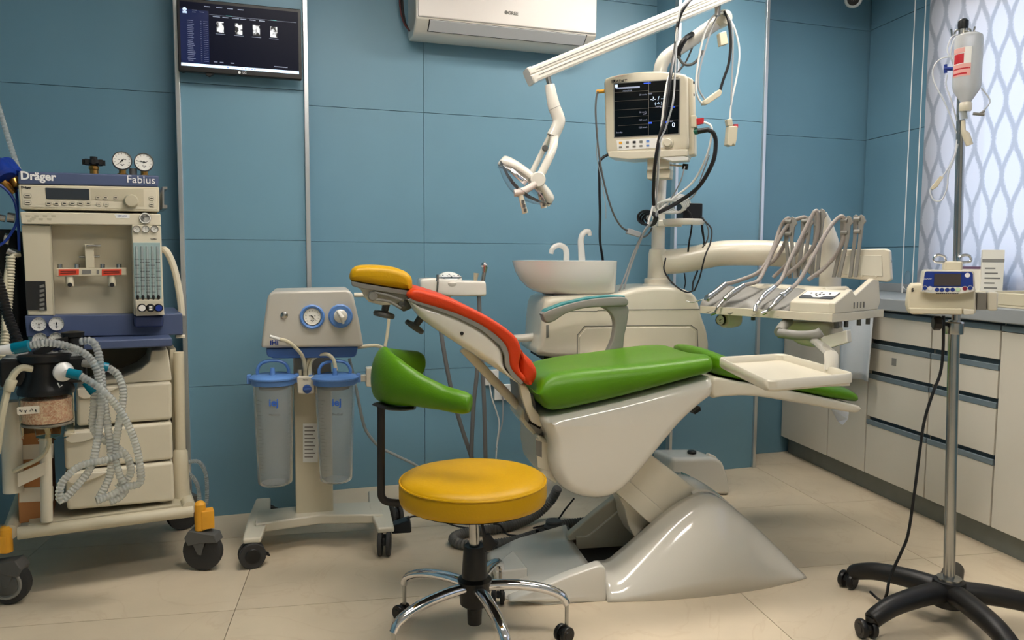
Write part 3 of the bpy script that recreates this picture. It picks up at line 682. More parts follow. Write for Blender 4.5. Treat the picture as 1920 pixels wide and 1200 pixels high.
MB().prism(SF.P([(568, 794), (596, 794), (596, 867), (568, 867)], .189), .1885, .1905).build('instruction_label', 'label_white', su)
for k in range(9):
    y = 800 + 7 * k; MB().prism(SF.P([(571, y), (571 + (20 if k % 2 else 16), y), (571 + (20 if k % 2 else 16), y + 1.8), (571, y + 1.8)], .188), .1878, .189).build('label_line', 'ink_grey', su)
for px, py, yw in ((473, 1063, 12), (721, 1041, 80), (505, 990, 30), (742, 988, 100)):
    c = SF.Z(px, py, 0); swivel_caster(su, (c.x, c.y, 0), .048, .05, yw, fork='rubber', twin=True, brake=yw in (12, 100))
# head
hd_o = SF.P([(489, 653), (494, 610), (501, 560), (504, 551), (512, 546), (650, 543), (659, 547), (663, 556), (674, 605), (682, 650)], .06)
hd = MB().prism(hd_o, .06, .34).build('housing', mat('suction_grey', (196, 192, 182), .38, metal=.15, var=.03), su, bev=.012, seg=4)
MB().prism(SF.P([(498, 654), (672, 650), (668, 668), (660, 671), (512, 673), (500, 668)], .07), .08, .32).build('base_tray', mat('suction_blue', (64, 104, 170), .4), su, bev=.006)
MB().prism(SF.P([(508, 672), (548, 672), (552, 700), (512, 700)], .1), .12, .3).build('pump_housing', 'grey_dark', su) if False else None
g = gauge(su, S(585.5, 594, .058), .0315, 135, name='vacuum_gauge', rim='dial_white', depth=.004)
MB().lathe([(.033, 0), (.046, 0), (.046, .008), (.041, .012), (.034, .008)], S(585.5, 594, .06), (0, -1, 0), 30, caps=False).build('gauge_ring', 'blue_plastic', g)
kn = MB().lathe([(.045, 0), (.045, .007), (.040, .011), (.024, .008), (.001, .008)], S(638.5, 592.5, .06), (0, -1, 0), 30).build('regulator_plate', 'blue_plastic', su)
c = S(638.5, 592.5, .052); kk = MB().lathe([(.026, 0), (.025, .012), (.018, .018), (.001, .02)], c, (0, -1, 0), 24).build('regulator_knob', 'white_gloss', kn)
MB().tube([(c.x - .011, c.y - .018, c.z + .020), (c.x + .005, c.y - .024, c.z - .004), (c.x + .009, c.y - .018, c.z - .027)], [.006, .009, .005], 10).build('knob_grip', 'white_gloss', kn)
MB().lathe([(.014, 0), (.013, .005), (.008, .008), (.001, .009)], S(533, 591, .06), (0, -1, 0), 16).build('power_button', 'steel', su)
lettering('iHi', .026, S(514, 643, .058), 'deep_blue', su, bold=.0008); lettering('CS51', .012, S(543, 644, .058), 'ink_grey', su)
# jar holder and jars
MB().prism(SF.P([(556, 706), (590, 706), (590, 738), (570, 740), (558, 738)], .07), .07, .19).build('valve_housing', 'ivory', su, bev=.006)
c = S(576, 729, .069); k = MB().lathe([(.0165, 0), (.016, .012), (.001, .014)], c, (0, -1, 0), 20).build('changeover_knob', mat('knob_blue', (48, 84, 150), .4), su)
MB().box(c.x - .014, c.x + .014, c.y - .02, c.y - .012, c.z - .004, c.z + .004).build('knob_grip', 'knob_blue', k, bev=.002).rotation_euler = (0, 0, 0)
lettering('Medica', .007, S(573, 712, .068), 'ink_black', su)
for x in (562, 572, 581): MB().tube([S(x, 706, .1), S(x, 693, .1)], .008, 10).build('nozzle', 'hose_ivory', su)
# side bracket
MB().prism(SF.P([(686, 690), (699, 689), (699, 726), (686, 724)], .12), .11, .16).build('bracket', 'ivory', su, bev=.004)
MB().prism(SF.P([(664, 704), (688, 702), (688, 715), (664, 716)], .13), .12, .15).build('bracket_arm', 'ivory', su, bev=.004)
def jar(xc, lid_y, bot_y, half, bothalf, label, grp):
    JD = .09
    j = thing('collection_jar', label, 'suction jar', SF, group=grp)
    c = S(xc, lid_y, JD); pm = SF.pxm(xc, lid_y, JD); rt = half * pm; rb = bothalf * pm
    zt = S(xc, lid_y + 12, JD).z; zb = S(xc + 2, bot_y, JD).z
    cx, cb = c.x, S(xc + (bot_y - lid_y) * .02, bot_y, JD).x
    cx = (cx + cb) / 2
    MB().lathe([(rb * .82, 0), (rb * .97, .006), (rb, .015), (rt * .96, zt - zb), (rt * 1.0, zt - zb + .002), (rt * .97, zt - zb), (rt * .93, zt - zb - .002), (rb * .97, .017), (rb * .8, .005), (.001, .005)], (cx, JD, zb), (0, 0, 1), 32).build('jar_body', 'jar_plastic', j)
    MB().lathe([(rt * .55, -.035), (rt * .68, -.034), (rt * .7, -.002)], (cx, JD, zt), (0, 0, 1), 24).build('float_cage', mat('smoke_grey', (110, 116, 122), .3, trans=.4), j)
    ld = MB().lathe([(rt * 1.02, -.016), (rt * 1.04, -.014), (rt * 1.04, .004), (rt * 1.14, .006), (rt * 1.14, .012), (rt * 1.06, .016), (rt * .8, .022), (.01, .024)], (cx, JD, zt), (0, 0, 1), 32).build('lid', 'blue_plastic', j)
    hz = zt + .02; hp = [(cx - rt * .72, JD, hz), (cx - rt * .72, JD, hz + .022), (cx - rt * .5, JD, hz + .045), (cx, JD, hz + .053), (cx + rt * .5, JD, hz + .045), (cx + rt * .72, JD, hz + .022), (cx + rt * .72, JD, hz)]
    MB().tube(cr(hp, 5), .0062, 8, flat=(1, 1.3)).build('lid_handle', 'blue_plastic', ld)
    for s in (-1, 1): MB().box(cx + s * rt * 1.12 - .008, cx + s * rt * 1.12 + .008, JD - .015, JD + .015, zt - .012, zt + .022).build('lid_latch', 'blue_plastic', ld, bev=.003)
    MB().lathe([(.012, 0), (.009, .012), (.008, .032), (.001, .033)], (cx, JD - .03, zt + .018), (0, 0, 1), 14).build('lid_port', 'blue_plastic', ld)
    yy = JD - rt * .985
    lettering('iej', .038, (cx + .004, JD - rt * .965, zt - .075), mat('print_blue', (40, 98, 196), .5), j, bold=.0009)
    lettering('Medical', .013, (cx + .006, JD - rt * .96, zt - .12), 'ink_grey', j)
    sc = MB()
    for k in range(22):
        z = zt - .07 - k * .0135; r_ = rb + (rt - rb) * (z - zb) / (zt - zb)
        for a0 in ((-2.45, -2.2) if k % 4 else (-2.6, -2.1), (-.75, -.6)):
            sc.add([(cx + r_ * 1.003 * math.cos(t), JD + r_ * 1.003 * math.sin(t), z + dz) for t, dz in ((a0[0], 0), (a0[1], 0), (a0[1], .0012), (a0[0], .0012))], [(0, 1, 2, 3)])
    sc.build('volume_scale', 'ink_grey', j, kind='stuff')
    return cx, zt, JD
j1 = jar(512, 700, 907, 40, 33, 'clear lidded suction jar under the loose beige tube end', 'suction jars')
j2 = jar(627, 700, 901, 40, 31, 'clear lidded suction jar with the beige tube plugged into its lid', 'suction jars')
# beige tubing
tb = [[(572, 694, .09), (567, 668, .07), (552, 650, .05), (538, 640, .04), (524, 636, .035)],
      [(572, 694, .1), (580, 672, .1), (598, 662, .1), (630, 657, .12), (670, 651, .14), (705, 648, .16), (722, 655, .17), (733, 660, .17)],
      [(581, 694, .1), (583, 678, .1), (594, 668, .09), (612, 664, .08), (625, 674, .07), (630, 695, .06)]]
for h in tb: MB().tube(cr([S(*p) for p in h], 10), .0072, 10).build('suction_tube', 'hose_ivory', su)
MB().tube([S(524, 636, .035), S(506, 630, .033)], [.0065, .0055], 10).build('tube_tip', 'filter_white', su)
MB().tube(cr([S(668, 553, .2), S(690, 553, .2), (S(706, 556, .2)), S(718, 566, .2), S(728, 590, .2), S(727, 620, .2), S(722, 650, .18)], 8), .0065, 10).build('suction_tube', 'hose_ivory', su)
MB().tube([S(664, 553, .2), S(684, 553, .2)], .009, 10).build('outlet_nozzle', 'ivory', su)
# clear mains line down to the floor behind
MB().tube(cr([S(655, 672, .3), S(668, 730, .3), S(678, 780, .31), (S(688, 810, .32)), S(712, 838, .34), S(745, 855, .36), S(790, 880, .38), S(830, 930, .38)], 8), .0065, 8).build('mains_lead', mat('lead_grey', (176, 182, 182), .3, trans=.2), su)
# foot switch hooked on the stand leg
fs = thing('foot_switch', 'small black foot switch block beside the suction stand wheel', 'foot switch', SF)
a = S(733, 997, .05)
MB().hexa([(a.x - .0, .02, a.z), (a.x + .075, .0, a.z + .006), (a.x + .085, .08, a.z + .006), (a.x + .01, .10, a.z), (a.x + .0, .03, a.z + .028), (a.x + .07, .01, a.z + .055), (a.x + .075, .07, a.z + .055), (a.x + .01, .09, a.z + .03)]).build('switch_body', 'black_plastic', fs, bev=.006)
MB().tube(cr([S(763, 972, .03), S(780, 968, .05), S(820, 974, .1), S(850, 985, .12), S(880, 990, .12), S(930, 992, .12)], 8), .0035, 6).build('switch_lead', 'cable_black', fs)
# ================================================================== dental chair
def crc(pts, n=5):
    """closed Catmull-Rom of 2-D points"""
    P = [Vector((p[0], p[1], 0)) for p in pts]; N = len(P); out = []
    for i in range(N):
        a, b, c, d = P[i - 1], P[i], P[(i + 1) % N], P[(i + 2) % N]
        for k in range(n):
            t = k / n; q = .5 * ((2 * b) + (c - a) * t + (2 * a - 5 * b + 4 * c - d) * t * t + (3 * b - a - 3 * c + d) * t ** 3); out.append((q.x, q.y))
    return out
def inset(pts, r):
    n = len(pts); area = sum(a[0] * b[1] - b[0] * a[1] for a, b in zip(pts, pts[1:] + pts[:1])); sg = 1 if area > 0 else -1; out = []
    for i in range(n):
        a, c = pts[i - 1], pts[(i + 1) % n]; dx, dz = c[0] - a[0], c[1] - a[1]; l = math.hypot(dx, dz) or 1e-9
        out.append((pts[i][0] - sg * dz / l * r, pts[i][1] + sg * dx / l * r))
    return out
def room_inside(pts):
    """how far each outline point may move inwards before it meets the other side"""
    n = len(pts); area = sum(a[0] * b[1] - b[0] * a[1] for a, b in zip(pts, pts[1:] + pts[:1])); sg = 1 if area > 0 else -1; out = []
    for i in range(n):
        a, c = pts[i - 1], pts[(i + 1) % n]; dx, dz = c[0] - a[0], c[1] - a[1]; l = math.hypot(dx, dz) or 1e-9
        nx, nz = -sg * dz / l, sg * dx / l; px, pz = pts[i]; best = 9.
        for j in range(n):
            if j in (i, (i - 1) % n): continue
            q, r = pts[j], pts[(j + 1) % n]; ex, ez = r[0] - q[0], r[1] - q[1]; den = nx * ez - nz * ex
            if abs(den) < 1e-12: continue
            t = ((q[0] - px) * ez - (q[1] - pz) * ex) / den; u = ((q[0] - px) * nz - (q[1] - pz) * nx) / den
            if t > 1e-6 and -1e-6 <= u <= 1 + 1e-6: best = min(best, t)
        out.append(best)
    return out
def even(pts, n):
    """n points evenly along a closed outline, starting at the first"""
    P = pts + pts[:1]; seg = [math.dist(p, q) for p, q in zip(P, P[1:])]; T = sum(seg); out = []; i = 0; acc = 0.0
    for k in range(n):
        g = T * k / n
        while acc + seg[i] < g and i < len(seg) - 1: acc += seg[i]; i += 1
        t = (g - acc) / (seg[i] or 1e-9); out.append((P[i][0] + (P[i + 1][0] - P[i][0]) * t, P[i][1] + (P[i + 1][1] - P[i][1]) * t))
    return out
def shrink_rings(pts, r, n):
    """outline rings moved inwards step by step for a quarter round, without folding over; cap first, full outline last"""
    N = len(pts); cur = list(pts); out = [cur]; done = 0.0; flat = .72
    for k in range(n - 1, -1, -1):
        goal = flat * r * (1 - math.sin(PI / 2 * k / n)); steps = max(1, int((goal - done) / r * 12)); d = (goal - done) / steps
        for _ in range(steps):
            rm = room_inside(cur); mv = [min(d, .22 * max(0, t - .006)) for t in rm]
            for _ in range(3): mv = [min(mv[i], (mv[i - 1] + mv[i] + mv[(i + 1) % N]) / 3) for i in range(N)]
            u = inset(cur, 1.0); cur = [(p[0] + (q[0] - p[0]) * s, p[1] + (q[1] - p[1]) * s) for p, q, s in zip(cur, u, mv)]
            cur = [(.8 * cur[i][0] + .1 * (cur[i - 1][0] + cur[(i + 1) % N][0]), .8 * cur[i][1] + .1 * (cur[i - 1][1] + cur[(i + 1) % N][1])) for i in range(N)]
        done = goal; out.append(cur)
    return out[::-1]
def pillow(pts, y0, y1, r, n=5, rb=None):
    """an outline (x, z) swept along y with rounded-over ends"""
    from mathutils.geometry import tessellate_polygon
    rb = r if rb is None else rb; pts = even(list(pts), 84)
    f = shrink_rings(pts, r, n); rings = []
    for k in range(n + 1): rings.append([(x, y0 + r * (1 - math.cos(PI / 2 * k / n)), z) for x, z in f[k]])
    g = f if rb == r else shrink_rings(pts, rb, n)
    for k in range(n, -1, -1): rings.append([(x, y1 - rb * (1 - math.cos(PI / 2 * k / n)), z) for x, z in g[k]])
    m = MB().loft(rings, caps=False); N = len(pts); last = (len(rings) - 1) * N
    for ring, off in ((f[0], 0), (g[0], last)):
        for t in tessellate_polygon([[Vector((x, z, 0)) for x, z in ring]]): m.f.append(tuple(i + off for i in t))
    return m
def rpoly(poly, rad, n=4):
    """polygon with rounded corners"""
    out = []; N = len(poly)
    for i in range(N):
        p0, p1, p2 = Vector((*poly[i - 1], 0)), Vector((*poly[i], 0)), Vector((*poly[(i + 1) % N], 0))
        a = p1 + (p0 - p1).normalized() * min(rad, (p0 - p1).length * .45); b = p1 + (p2 - p1).normalized() * min(rad, (p2 - p1).length * .45)
        for k in range(n + 1):
            t = k / n; v = a * (1 - t) ** 2 + p1 * 2 * t * (1 - t) + b * t * t; out.append((v.x, v.y))
    return out

CF = Frame(1.0, 2.68, 0)
C_ = CF.L
ch = thing('dental_chair', 'reclined dental chair with green seat, red back and yellow headrest', 'dental chair', CF)
def interp(tab, x):
    if x <= tab[0][0]: return tab[0][1]
    for (a, b), (c, d) in zip(tab, tab[1:]):
        if x <= c: return b + (d - b) * (x - a) / (c - a)
    return tab[-1][1]
def smooth_tab(pts): return [(p.x, p.z) for p in cr(pts, 6)]
# --- base cowl
bot = smooth_tab([(CF.Z(x, y).x, 0, CF.Z(x, y).y) for x, y in ((1140, 1129), (1230, 1126), (1330, 1118), (1420, 1106), (1480, 1093), (1512, 1084))])   # x -> near edge y
rid = smooth_tab([C_(x, y, -.12) for x, y in ((1139, 1051), (1190, 1008), (1240, 965), (1280, 937), (1318, 923), (1350, 934), (1400, 975), (1450, 1021), (1488, 1062), (1509, 1084))])
x0, x1 = bot[0][0], bot[-1][0]
def cowl_section(x, n=12):
    h = max(interp(rid, x), .008); yb = interp(bot, x); yr = -.12 + .03 * min(1, max(0, (x - (x1 - .2)) / .2)); out = []
    for k in range(n + 1):
        t = k / n                       # 0 bottom near edge -> 1 ridge
        y = yb + (yr - yb) * (t ** 1.35) * (.92 if t < 1 else 1) ; z = h * (math.sin(t * PI / 2) ** .80)
        out.append((x, y, z))
    return out
NX = 40; xs = [x0 + (x1 - x0) * (i / NX) for i in range(NX + 1)]
near = [cowl_section(x) for x in xs]
MB().grid(near).build('near_cowl', 'white_gloss', ch, smooth=60, solid=.006)
MB().grid([[(x, -y, z) for x, y, z in r] for r in near]).build('far_cowl', 'white_gloss', ch, smooth=60, solid=.006)
xo = C_(1300, 925, -.12).x                 # closed saddle ahead of the lift arm
sad = []
for x in [xo + (x1 - xo) * i / 20 for i in range(21)]:
    s = cowl_section(x)[-1]; h = s[2]
    sad.append([(x, s[1] + (-2 * s[1]) * j / 10, h - .035 * math.sin(PI * j / 10) * min(1, (x - xo) / .1 + .0) * 0 + .012 * math.sin(PI * j / 10)) for j in range(11)])
MB().grid(sad).build('cowl_saddle', 'white_gloss', ch, smooth=60, solid=.006)
MB().add([cowl_section(x1)[0], cowl_section(x1)[-1], (x1, -cowl_section(x1)[-1][1], cowl_section(x1)[-1][2]), (x1, -cowl_section(x1)[0][1], 0)], [(0, 1, 2, 3)]).build('cowl_nose', 'white_gloss', ch, solid=.004)
for sg in (-1, 1):                          # inner cheeks of the cowl and the front wall of its near half
    pr = [(x, interp(rid, x)) for x in [x0 + (xo - x0) * i / 14 for i in range(15)]]
    MB().prism(pr + [(xo, .02), (x0, .02)], sg * .118 - .003, sg * .118 + .003).build('inner_cheek', 'ivory', ch)
fz = cowl_section(x0)
MB().add([(x0, -.11, 0)] + fz[:1] + fz + [(x0, -.11, fz[-1][2])], [tuple(range(len(fz) + 3))]).build('near_cowl_end', 'white_gloss', ch, solid=.006) if False else None
MB().prism([(0, 0)] * 0 + [(p[1], p[2]) for p in fz] + [(-.115, fz[-1][2]), (-.115, 0)], 0, .006).build('near_cowl_end', 'white_gloss', ch, smooth=None).rotation_euler = (0, 0, R(90))
ch.children[-1].location = (x0 + .004, 0, 0)
MB().box(x0 - .0, xo + .1, -.115, .115, .012, .03).build('well_floor', 'black_matt', ch)
tl = [Vector((x, .125, interp(rid, x) + .004)) for x in [xo + .06 + (x1 - xo - .1) * i / 12 for i in range(13)]]
MB().tube(tl, .006, 8, flat=(1.6, .5)).build('teal_edge', 'teal_trim', ch)
# --- floor plate with its near fairing, reaching under the head end
pa = [CF.Z(x, y) for x, y in ((948, 1128), (1136, 1129))]
xl = CF.Z(925, 1080).x
rows = []
for i in range(15):
    t = i / 14; x = xl + (x0 - .012 - xl) * t; row = []
    for j in range(13):
        s = -1 + 2 * j / 12; y = s * (.20 + .07 * min(1, t * 2.5)); e = abs(s)
        z = .012 + .045 * t + (.055 * t) * max(0, (e - .72) / .28) ** 1.2 * (1 if s < 0 else 1.6) * (0 if e > .985 else 1)
        if e > .985: z = 0
        row.append((x, y, z if 0 < i else .004))
    rows.append(row)
MB().grid(rows).build('floor_plate', 'white_gloss', ch, smooth=50, solid=.004)
fr_o = rpoly(CF.P([(950, 1128), (1137, 1129), (1136, 1064), (1126, 1058), (1070, 1078), (1010, 1103)], -.27), .012)
pillow(fr_o, -.275, -.225, .008, 3).build('near_fairing', 'white_gloss', ch, smooth=60)
MB().prism(CF.P([(1066, 1014), (1064, 1004), (1110, 965), (1160, 926), (1178, 940), (1160, 965), (1128, 1006)], .13), .125, .165).build('side_gusset', 'ivory', ch, bev=.006)
MB().prism(CF.P([(1062, 1005), (1060, 1014), (985, 1053), (972, 1050), (1010, 1035)], .2), .19, .23).build('side_gusset', 'ivory', ch, bev=.004)
MB().prism(CF.P([(1160, 930), (1230, 968), (1218, 980), (1190, 1008), (1178, 985), (1172, 955)], -.06), -.06, .06).build('hinge_cover', 'ivory', ch, bev=.004)
fin = [C_(x, y, d) for x, y, d in ((925, 1060, -.05), (962, 1030, .05), (990, 1065, -.1), (930, 1072, -.12))]
MB().add([fin[0], fin[1], fin[2], fin[3], fin[0] - Vector((0, 0, .04)), fin[1] - Vector((0, 0, .06)), fin[2] - Vector((0, 0, .05)), fin[3] - Vector((0, 0, .03))], [(0, 1, 2, 3), (7, 6, 5, 4), (0, 4, 5, 1), (1, 5, 6, 2), (2, 6, 7, 3), (3, 7, 4, 0)]).build('plate_fin', 'white_gloss', ch, bev=.006)
# --- lift arm
MB().prism(CF.P([(1213, 846), (1322, 930), (1318, 985), (1228, 985), (1150, 921), (1180, 880)], -.10), -.10, .10).build('lift_arm', 'ivory', ch, bev=.010, seg=3)
MB().prism(CF.P([(1175, 897), (1152, 921), (1222, 985), (1246, 960)], -.102), -.106, .106).build('lift_arm_cover', 'ivory', ch, bev=.004)
# --- seat shell
sh = crc(CF.P([(1016, 786), (1032, 830), (1034, 870), (1046, 905), (1070, 925), (1110, 936), (1150, 930), (1185, 902), (1225, 855), (1275, 795), (1318, 755), (1336, 742), (1336, 708), (1290, 716), (1180, 745), (1090, 766), (1035, 778)], -.21), 4)
MB_ = pillow(sh, -.235, .235, .055, 6); MB_.build('seat_shell', 'white_gloss', ch, smooth=70)
MB().prism(CF.P([(1004, 812), (1030, 824), (1042, 905), (1010, 888), (1003, 850)], -.12), -.15, .15).build('rear_cover', 'ivory', ch, bev=.012, seg=3)
rp = MB().prism(CF.P([(1004, 822), (1026, 830), (1030, 884), (1008, 876)], -.152), -.1535, -.15).build('rating_frame', 'ivory_matt', ch, bev=.001)
MB().prism(CF.P([(1005, 825), (1016, 829), (1016, 858), (1006, 854)], -.155), -.1555, -.153).build('rating_label', 'ink_grey', rp)
# leg-rest shell
lg = crc(CF.P([(1334, 709), (1334, 744), (1350, 743), (1400, 741), (1460, 749), (1530, 761), (1596, 773), (1610, 769), (1608, 760), (1540, 744), (1450, 726), (1380, 714)], -.21), 4)
pillow(lg, -.225, .225, .012, 4).build('leg_shell', 'ivory', ch, smooth=70)
MB().prism(CF.P([(1296, 770), (1309, 761), (1310, 768), (1299, 775)], .05), .03, .09).build('limit_switch', 'black_plastic', ch)
wr = [C_(x, y, d) for x, y, d in ((1560, 768, -.1), (1592, 772, -.05), (1590, 786, -.08), (1580, 797, -.1), (1572, 790, -.09))]
MB().add([*wr, *[p + Vector((.004, .012, -.001)) for p in wr]], [(0, 1, 2), (0, 2, 4), (4, 2, 3), (5, 7, 6), (5, 9, 7), (9, 8, 7)]).build('plastic_wrap', mat('wrap_white', (214, 218, 220), .25, trans=.2), ch)
# --- cushions
def cushion(cols, wy, name, m, dish=.02, sag=.03, far=None, sub=2):
    """cols: (x, zbottom, zridge_near, zridge_far)"""
    rings = []
    for i, (x, zb, zn, zf, wk) in enumerate(cols):
        W = wy * wk; zm = (zn + zf) / 2 - dish
        ring = [(-W * .96, zb), (-W * 1.05, zb + (zn - zb) * .45), (-W * .97, zn - (zn - zb) * .10), (-W * .80, zn), (-W * .5, zn * .5 + zm * .5), (0, zm), (W * .5, zf * .5 + zm * .5), (W * .80, zf), (W * .97, zf - (zf - zb) * .10), (W * 1.05, zb + (zf - zb) * .45), (W * .96, zb), (W * .5, zb - .0), (0, zb), (-W * .5, zb)]
        rings.append([(x, y, z) for y, z in ring])
    return MB().loft(rings).build(name, m, ch, smooth=180, sub=sub)
sb = smooth_tab([C_(x, y, -.235) for x, y in ((1004, 752), (1030, 777), (1100, 764), (1180, 745), (1260, 722), (1340, 700))])
sn = smooth_tab([C_(x, y, -.19) for x, y in ((985, 716), (1010, 702), (1060, 692), (1150, 684), (1250, 674), (1340, 661))])
sf = smooth_tab([C_(x, y, .19) for x, y in ((970, 690), (1000, 677), (1050, 666), (1110, 660), (1190, 648), (1240, 646), (1300, 655), (1340, 664))])
xa, xb = C_(1006, 700, -.24).x, C_(1345, 680, -.24).x
cols = []
for t in (0, .015, .06, .14, .28, .45, .62, .8, .95, 1.0):
    x = xa + (xb - xa) * t; e = .03 * max(0, 1 - t / .06); zb = interp(sb, x) - .0
    k = 1 if .01 < t else .9
    dz = .075 if t == 0 else (.035 if t < .03 else 0)
    cols.append((x, zb + dz * .6, interp(sn, x) - dz, interp(sf, x) - dz, k))
cushion(cols, .245, 'seat_cushion', 'green_vinyl', dish=.012)
lb = smooth_tab([C_(x, y, -.22) for x, y in ((1335, 702), (1400, 718), (1480, 733), (1560, 749), (1614, 758))])
ln = smooth_tab([C_(x, y, -.18) for x, y in ((1335, 662), (1370, 672), (1430, 697), (1500, 706), (1560, 719), (1592, 728), (1608, 742))])
xa, xb = C_(1337, 680, -.2).x, C_(1613, 755, -.2).x; cols = []
for t in (0, .1, .25, .45, .65, .8, .9, .97, 1.0):
    x = xa + (xb - xa) * t; zb = interp(lb, x); zn = max(interp(ln, x), zb + .012); cols.append((x, zb, zn, zn, 1 - .12 * max(0, (t - .8) / .2) ** 2))
cushion(cols, .225, 'leg_cushion', 'green_vinyl', dish=-.012)
# --- backrest
BD = -.20
bs = crc(CF.P([(766, 562), (774, 580), (792, 600), (830, 627), (880, 660), (930, 692), (966, 716), (974, 718), (957, 703), (946, 682), (945, 660), (934, 641), (901, 613), (857, 590), (808, 573), (780, 566)], BD), 4)
pillow(bs, -.215, .215, .035, 5).build('back_shell', 'white_gloss', ch, smooth=70)
gp = CF.P([(762, 562), (778, 569), (808, 578), (859, 597), (902, 619), (935, 647), (944, 666), (945, 684), (955, 703), (974, 720), (980, 716), (966, 698), (958, 678), (957, 655), (945, 632), (908, 602), (862, 578), (812, 560), (782, 552)], BD)
MB().prism(gp, -.222, .222).build('back_trim', 'grey_plastic', ch, bev=.003)
rd = crc(CF.P([(763, 556), (767, 547), (780, 541), (815, 550), (855, 564), (905, 588), (942, 611), (966, 632), (975, 652), (974, 668), (971, 682), (975, 696), (984, 706), (982, 716), (966, 704), (952, 686), (950, 664), (941, 642), (907, 614), (860, 591), (808, 574), (774, 564)], BD), 4)
pillow(rd, -.228, .228, .018, 5).build('back_cushion', 'red_vinyl', ch, smooth=70)
lr = crc(CF.P([(968, 650), (978, 660), (992, 674), (1000, 690), (999, 704), (990, 718), (980, 716), (970, 706), (966, 680)], -.12), 4)
pillow(lr, -.19, .19, .03, 5).build('lumbar_roll', 'red_vinyl', ch, smooth=70)
c = C_(866, 625, -.216); MB().lathe([(.006, 0), (.006, .003)], c, (0, -1, 0), 10).build('screw_cap', 'ink_black', ch)
# hinge bracket and gas strut
MB().prism(CF.P([(972, 718), (986, 722), (994, 738), (998, 760), (1012, 780), (1022, 795), (1012, 800), (995, 790), (984, 765), (976, 740)], -.15), -.16, -.13).build('hinge_plate', 'ivory', ch, bev=.004)
MB().prism(CF.P([(972, 720), (990, 726), (1000, 770), (1015, 800), (1000, 806), (978, 780)], -.05), -.12, .12).build('hinge_web', 'grey_plastic', ch)
MB().prism(CF.P([(994, 782), (1016, 792), (1012, 804), (990, 792)], -.12), -.125, .1).build('hinge_gap', 'black_matt', ch)
MB().tube([C_(868, 652, .0), C_(981, 772, .0)], .0165, 14).build('gas_strut', 'ivory', ch)
MB().prism(CF.P([(972, 782), (980, 762), (998, 770), (1012, 790), (1030, 802), (1024, 830), (1000, 815), (985, 800)], -.08), -.10, .10).build('strut_socket', 'ivory', ch, bev=.008)
# --- headrest
hr = CF.P([(655, 520), (657, 509), (664, 501), (680, 498), (705, 498), (735, 501), (758, 508), (770, 518), (773, 530), (771, 544), (755, 542), (715, 536), (680, 530), (660, 527)], -.12)
hrc = crc(hr, 4)
pillow(hrc, -.145, .145, .030, 6).build('head_cushion', 'yellow_vinyl', ch, smooth=80)
MB().prism(CF.P([(658, 526), (680, 531), (715, 537), (755, 543), (770, 545), (764, 554), (720, 547), (680, 541), (660, 536)], -.12), -.135, .135).build('head_trim', 'grey_plastic', ch, bev=.004)
hp = MB().prism(CF.P([(661, 534), (700, 542), (762, 552), (764, 560), (740, 571), (715, 572), (692, 566), (684, 558), (676, 542)], -.10), -.11, .11).build('head_plate', 'ivory', ch, bev=.006)
c = C_(699, 555, -.115)
MB().lathe([(.0165, 0), (.0165, .012), (.012, .016), (.001, .016)], c, (0, -1, 0), 18).build('pivot', 'grey_plastic', hp)
c2 = C_(756, 571, -.115); MB().lathe([(.0145, 0), (.0145, .012), (.006, .015), (.001, .013)], c2, (0, -1, 0), 18).build('pivot', 'grey_dark', hp)
MB().tube([C_(703, 548, -.125), C_(725, 553, -.125), C_(757, 564, -.125)], .0055, 8).tube([C_(703, 561, -.125), C_(730, 565, -.125), C_(752, 578, -.125)], .005, 8).build('linkage', 'grey_plastic', hp)
MB().prism(CF.P([(735, 545), (768, 552), (772, 575), (755, 582), (738, 570)], -.02), -.09, .09).build('neck_bar', 'grey_dark', ch, bev=.004)
for (xa, ya), (xb, yb), (nx, ny) in (((727, 568), (721, 590), 0), ((787, 592), (778, 610), 0)) if False else (((725, 567), (720, 590), (720, 588)), ((789, 596), (777, 613), (780, 609))):
    a, b = C_(xa, ya, -.06), C_(xb, yb, -.06); ax = (b - a).normalized()
    k = MB().lathe([(.013, 0), (.012, (b - a).length - .012), (.034, (b - a).length - .008), (.037, (b - a).length), (.034, (b - a).length + .008), (.008, (b - a).length + .010)], a, ax, 18).build('clamp_knob', 'grey_dark', ch)
# --- far armrest
AD = .26
ar = crc(CF.P([(1015, 592), (1016, 585), (1050, 572), (1095, 561), (1140, 556), (1170, 557), (1172, 572), (1140, 574), (1095, 577), (1060, 586), (1035, 602), (1020, 604)], AD), 4)
pillow(ar, AD - .03, AD + .03, .008, 3).build('armrest', 'grey_plastic', ch, smooth=60)
MB().prism(CF.P([(1016, 587), (1020, 580), (1055, 567), (1100, 557), (1140, 553), (1168, 554), (1168, 559), (1140, 558), (1100, 563), (1058, 574), (1022, 590)], AD), AD - .027, AD + .027).build('armrest_pad', 'teal_trim', ch, bev=.003)
pl = crc(CF.P([(1125, 572), (1172, 571), (1174, 600), (1168, 628), (1162, 662), (1136, 664), (1146, 636), (1150, 606), (1142, 586)], AD), 4)
pillow(pl, AD - .022, AD + .022, .008, 3).build('armrest_post', 'grey_plastic', ch, smooth=60)

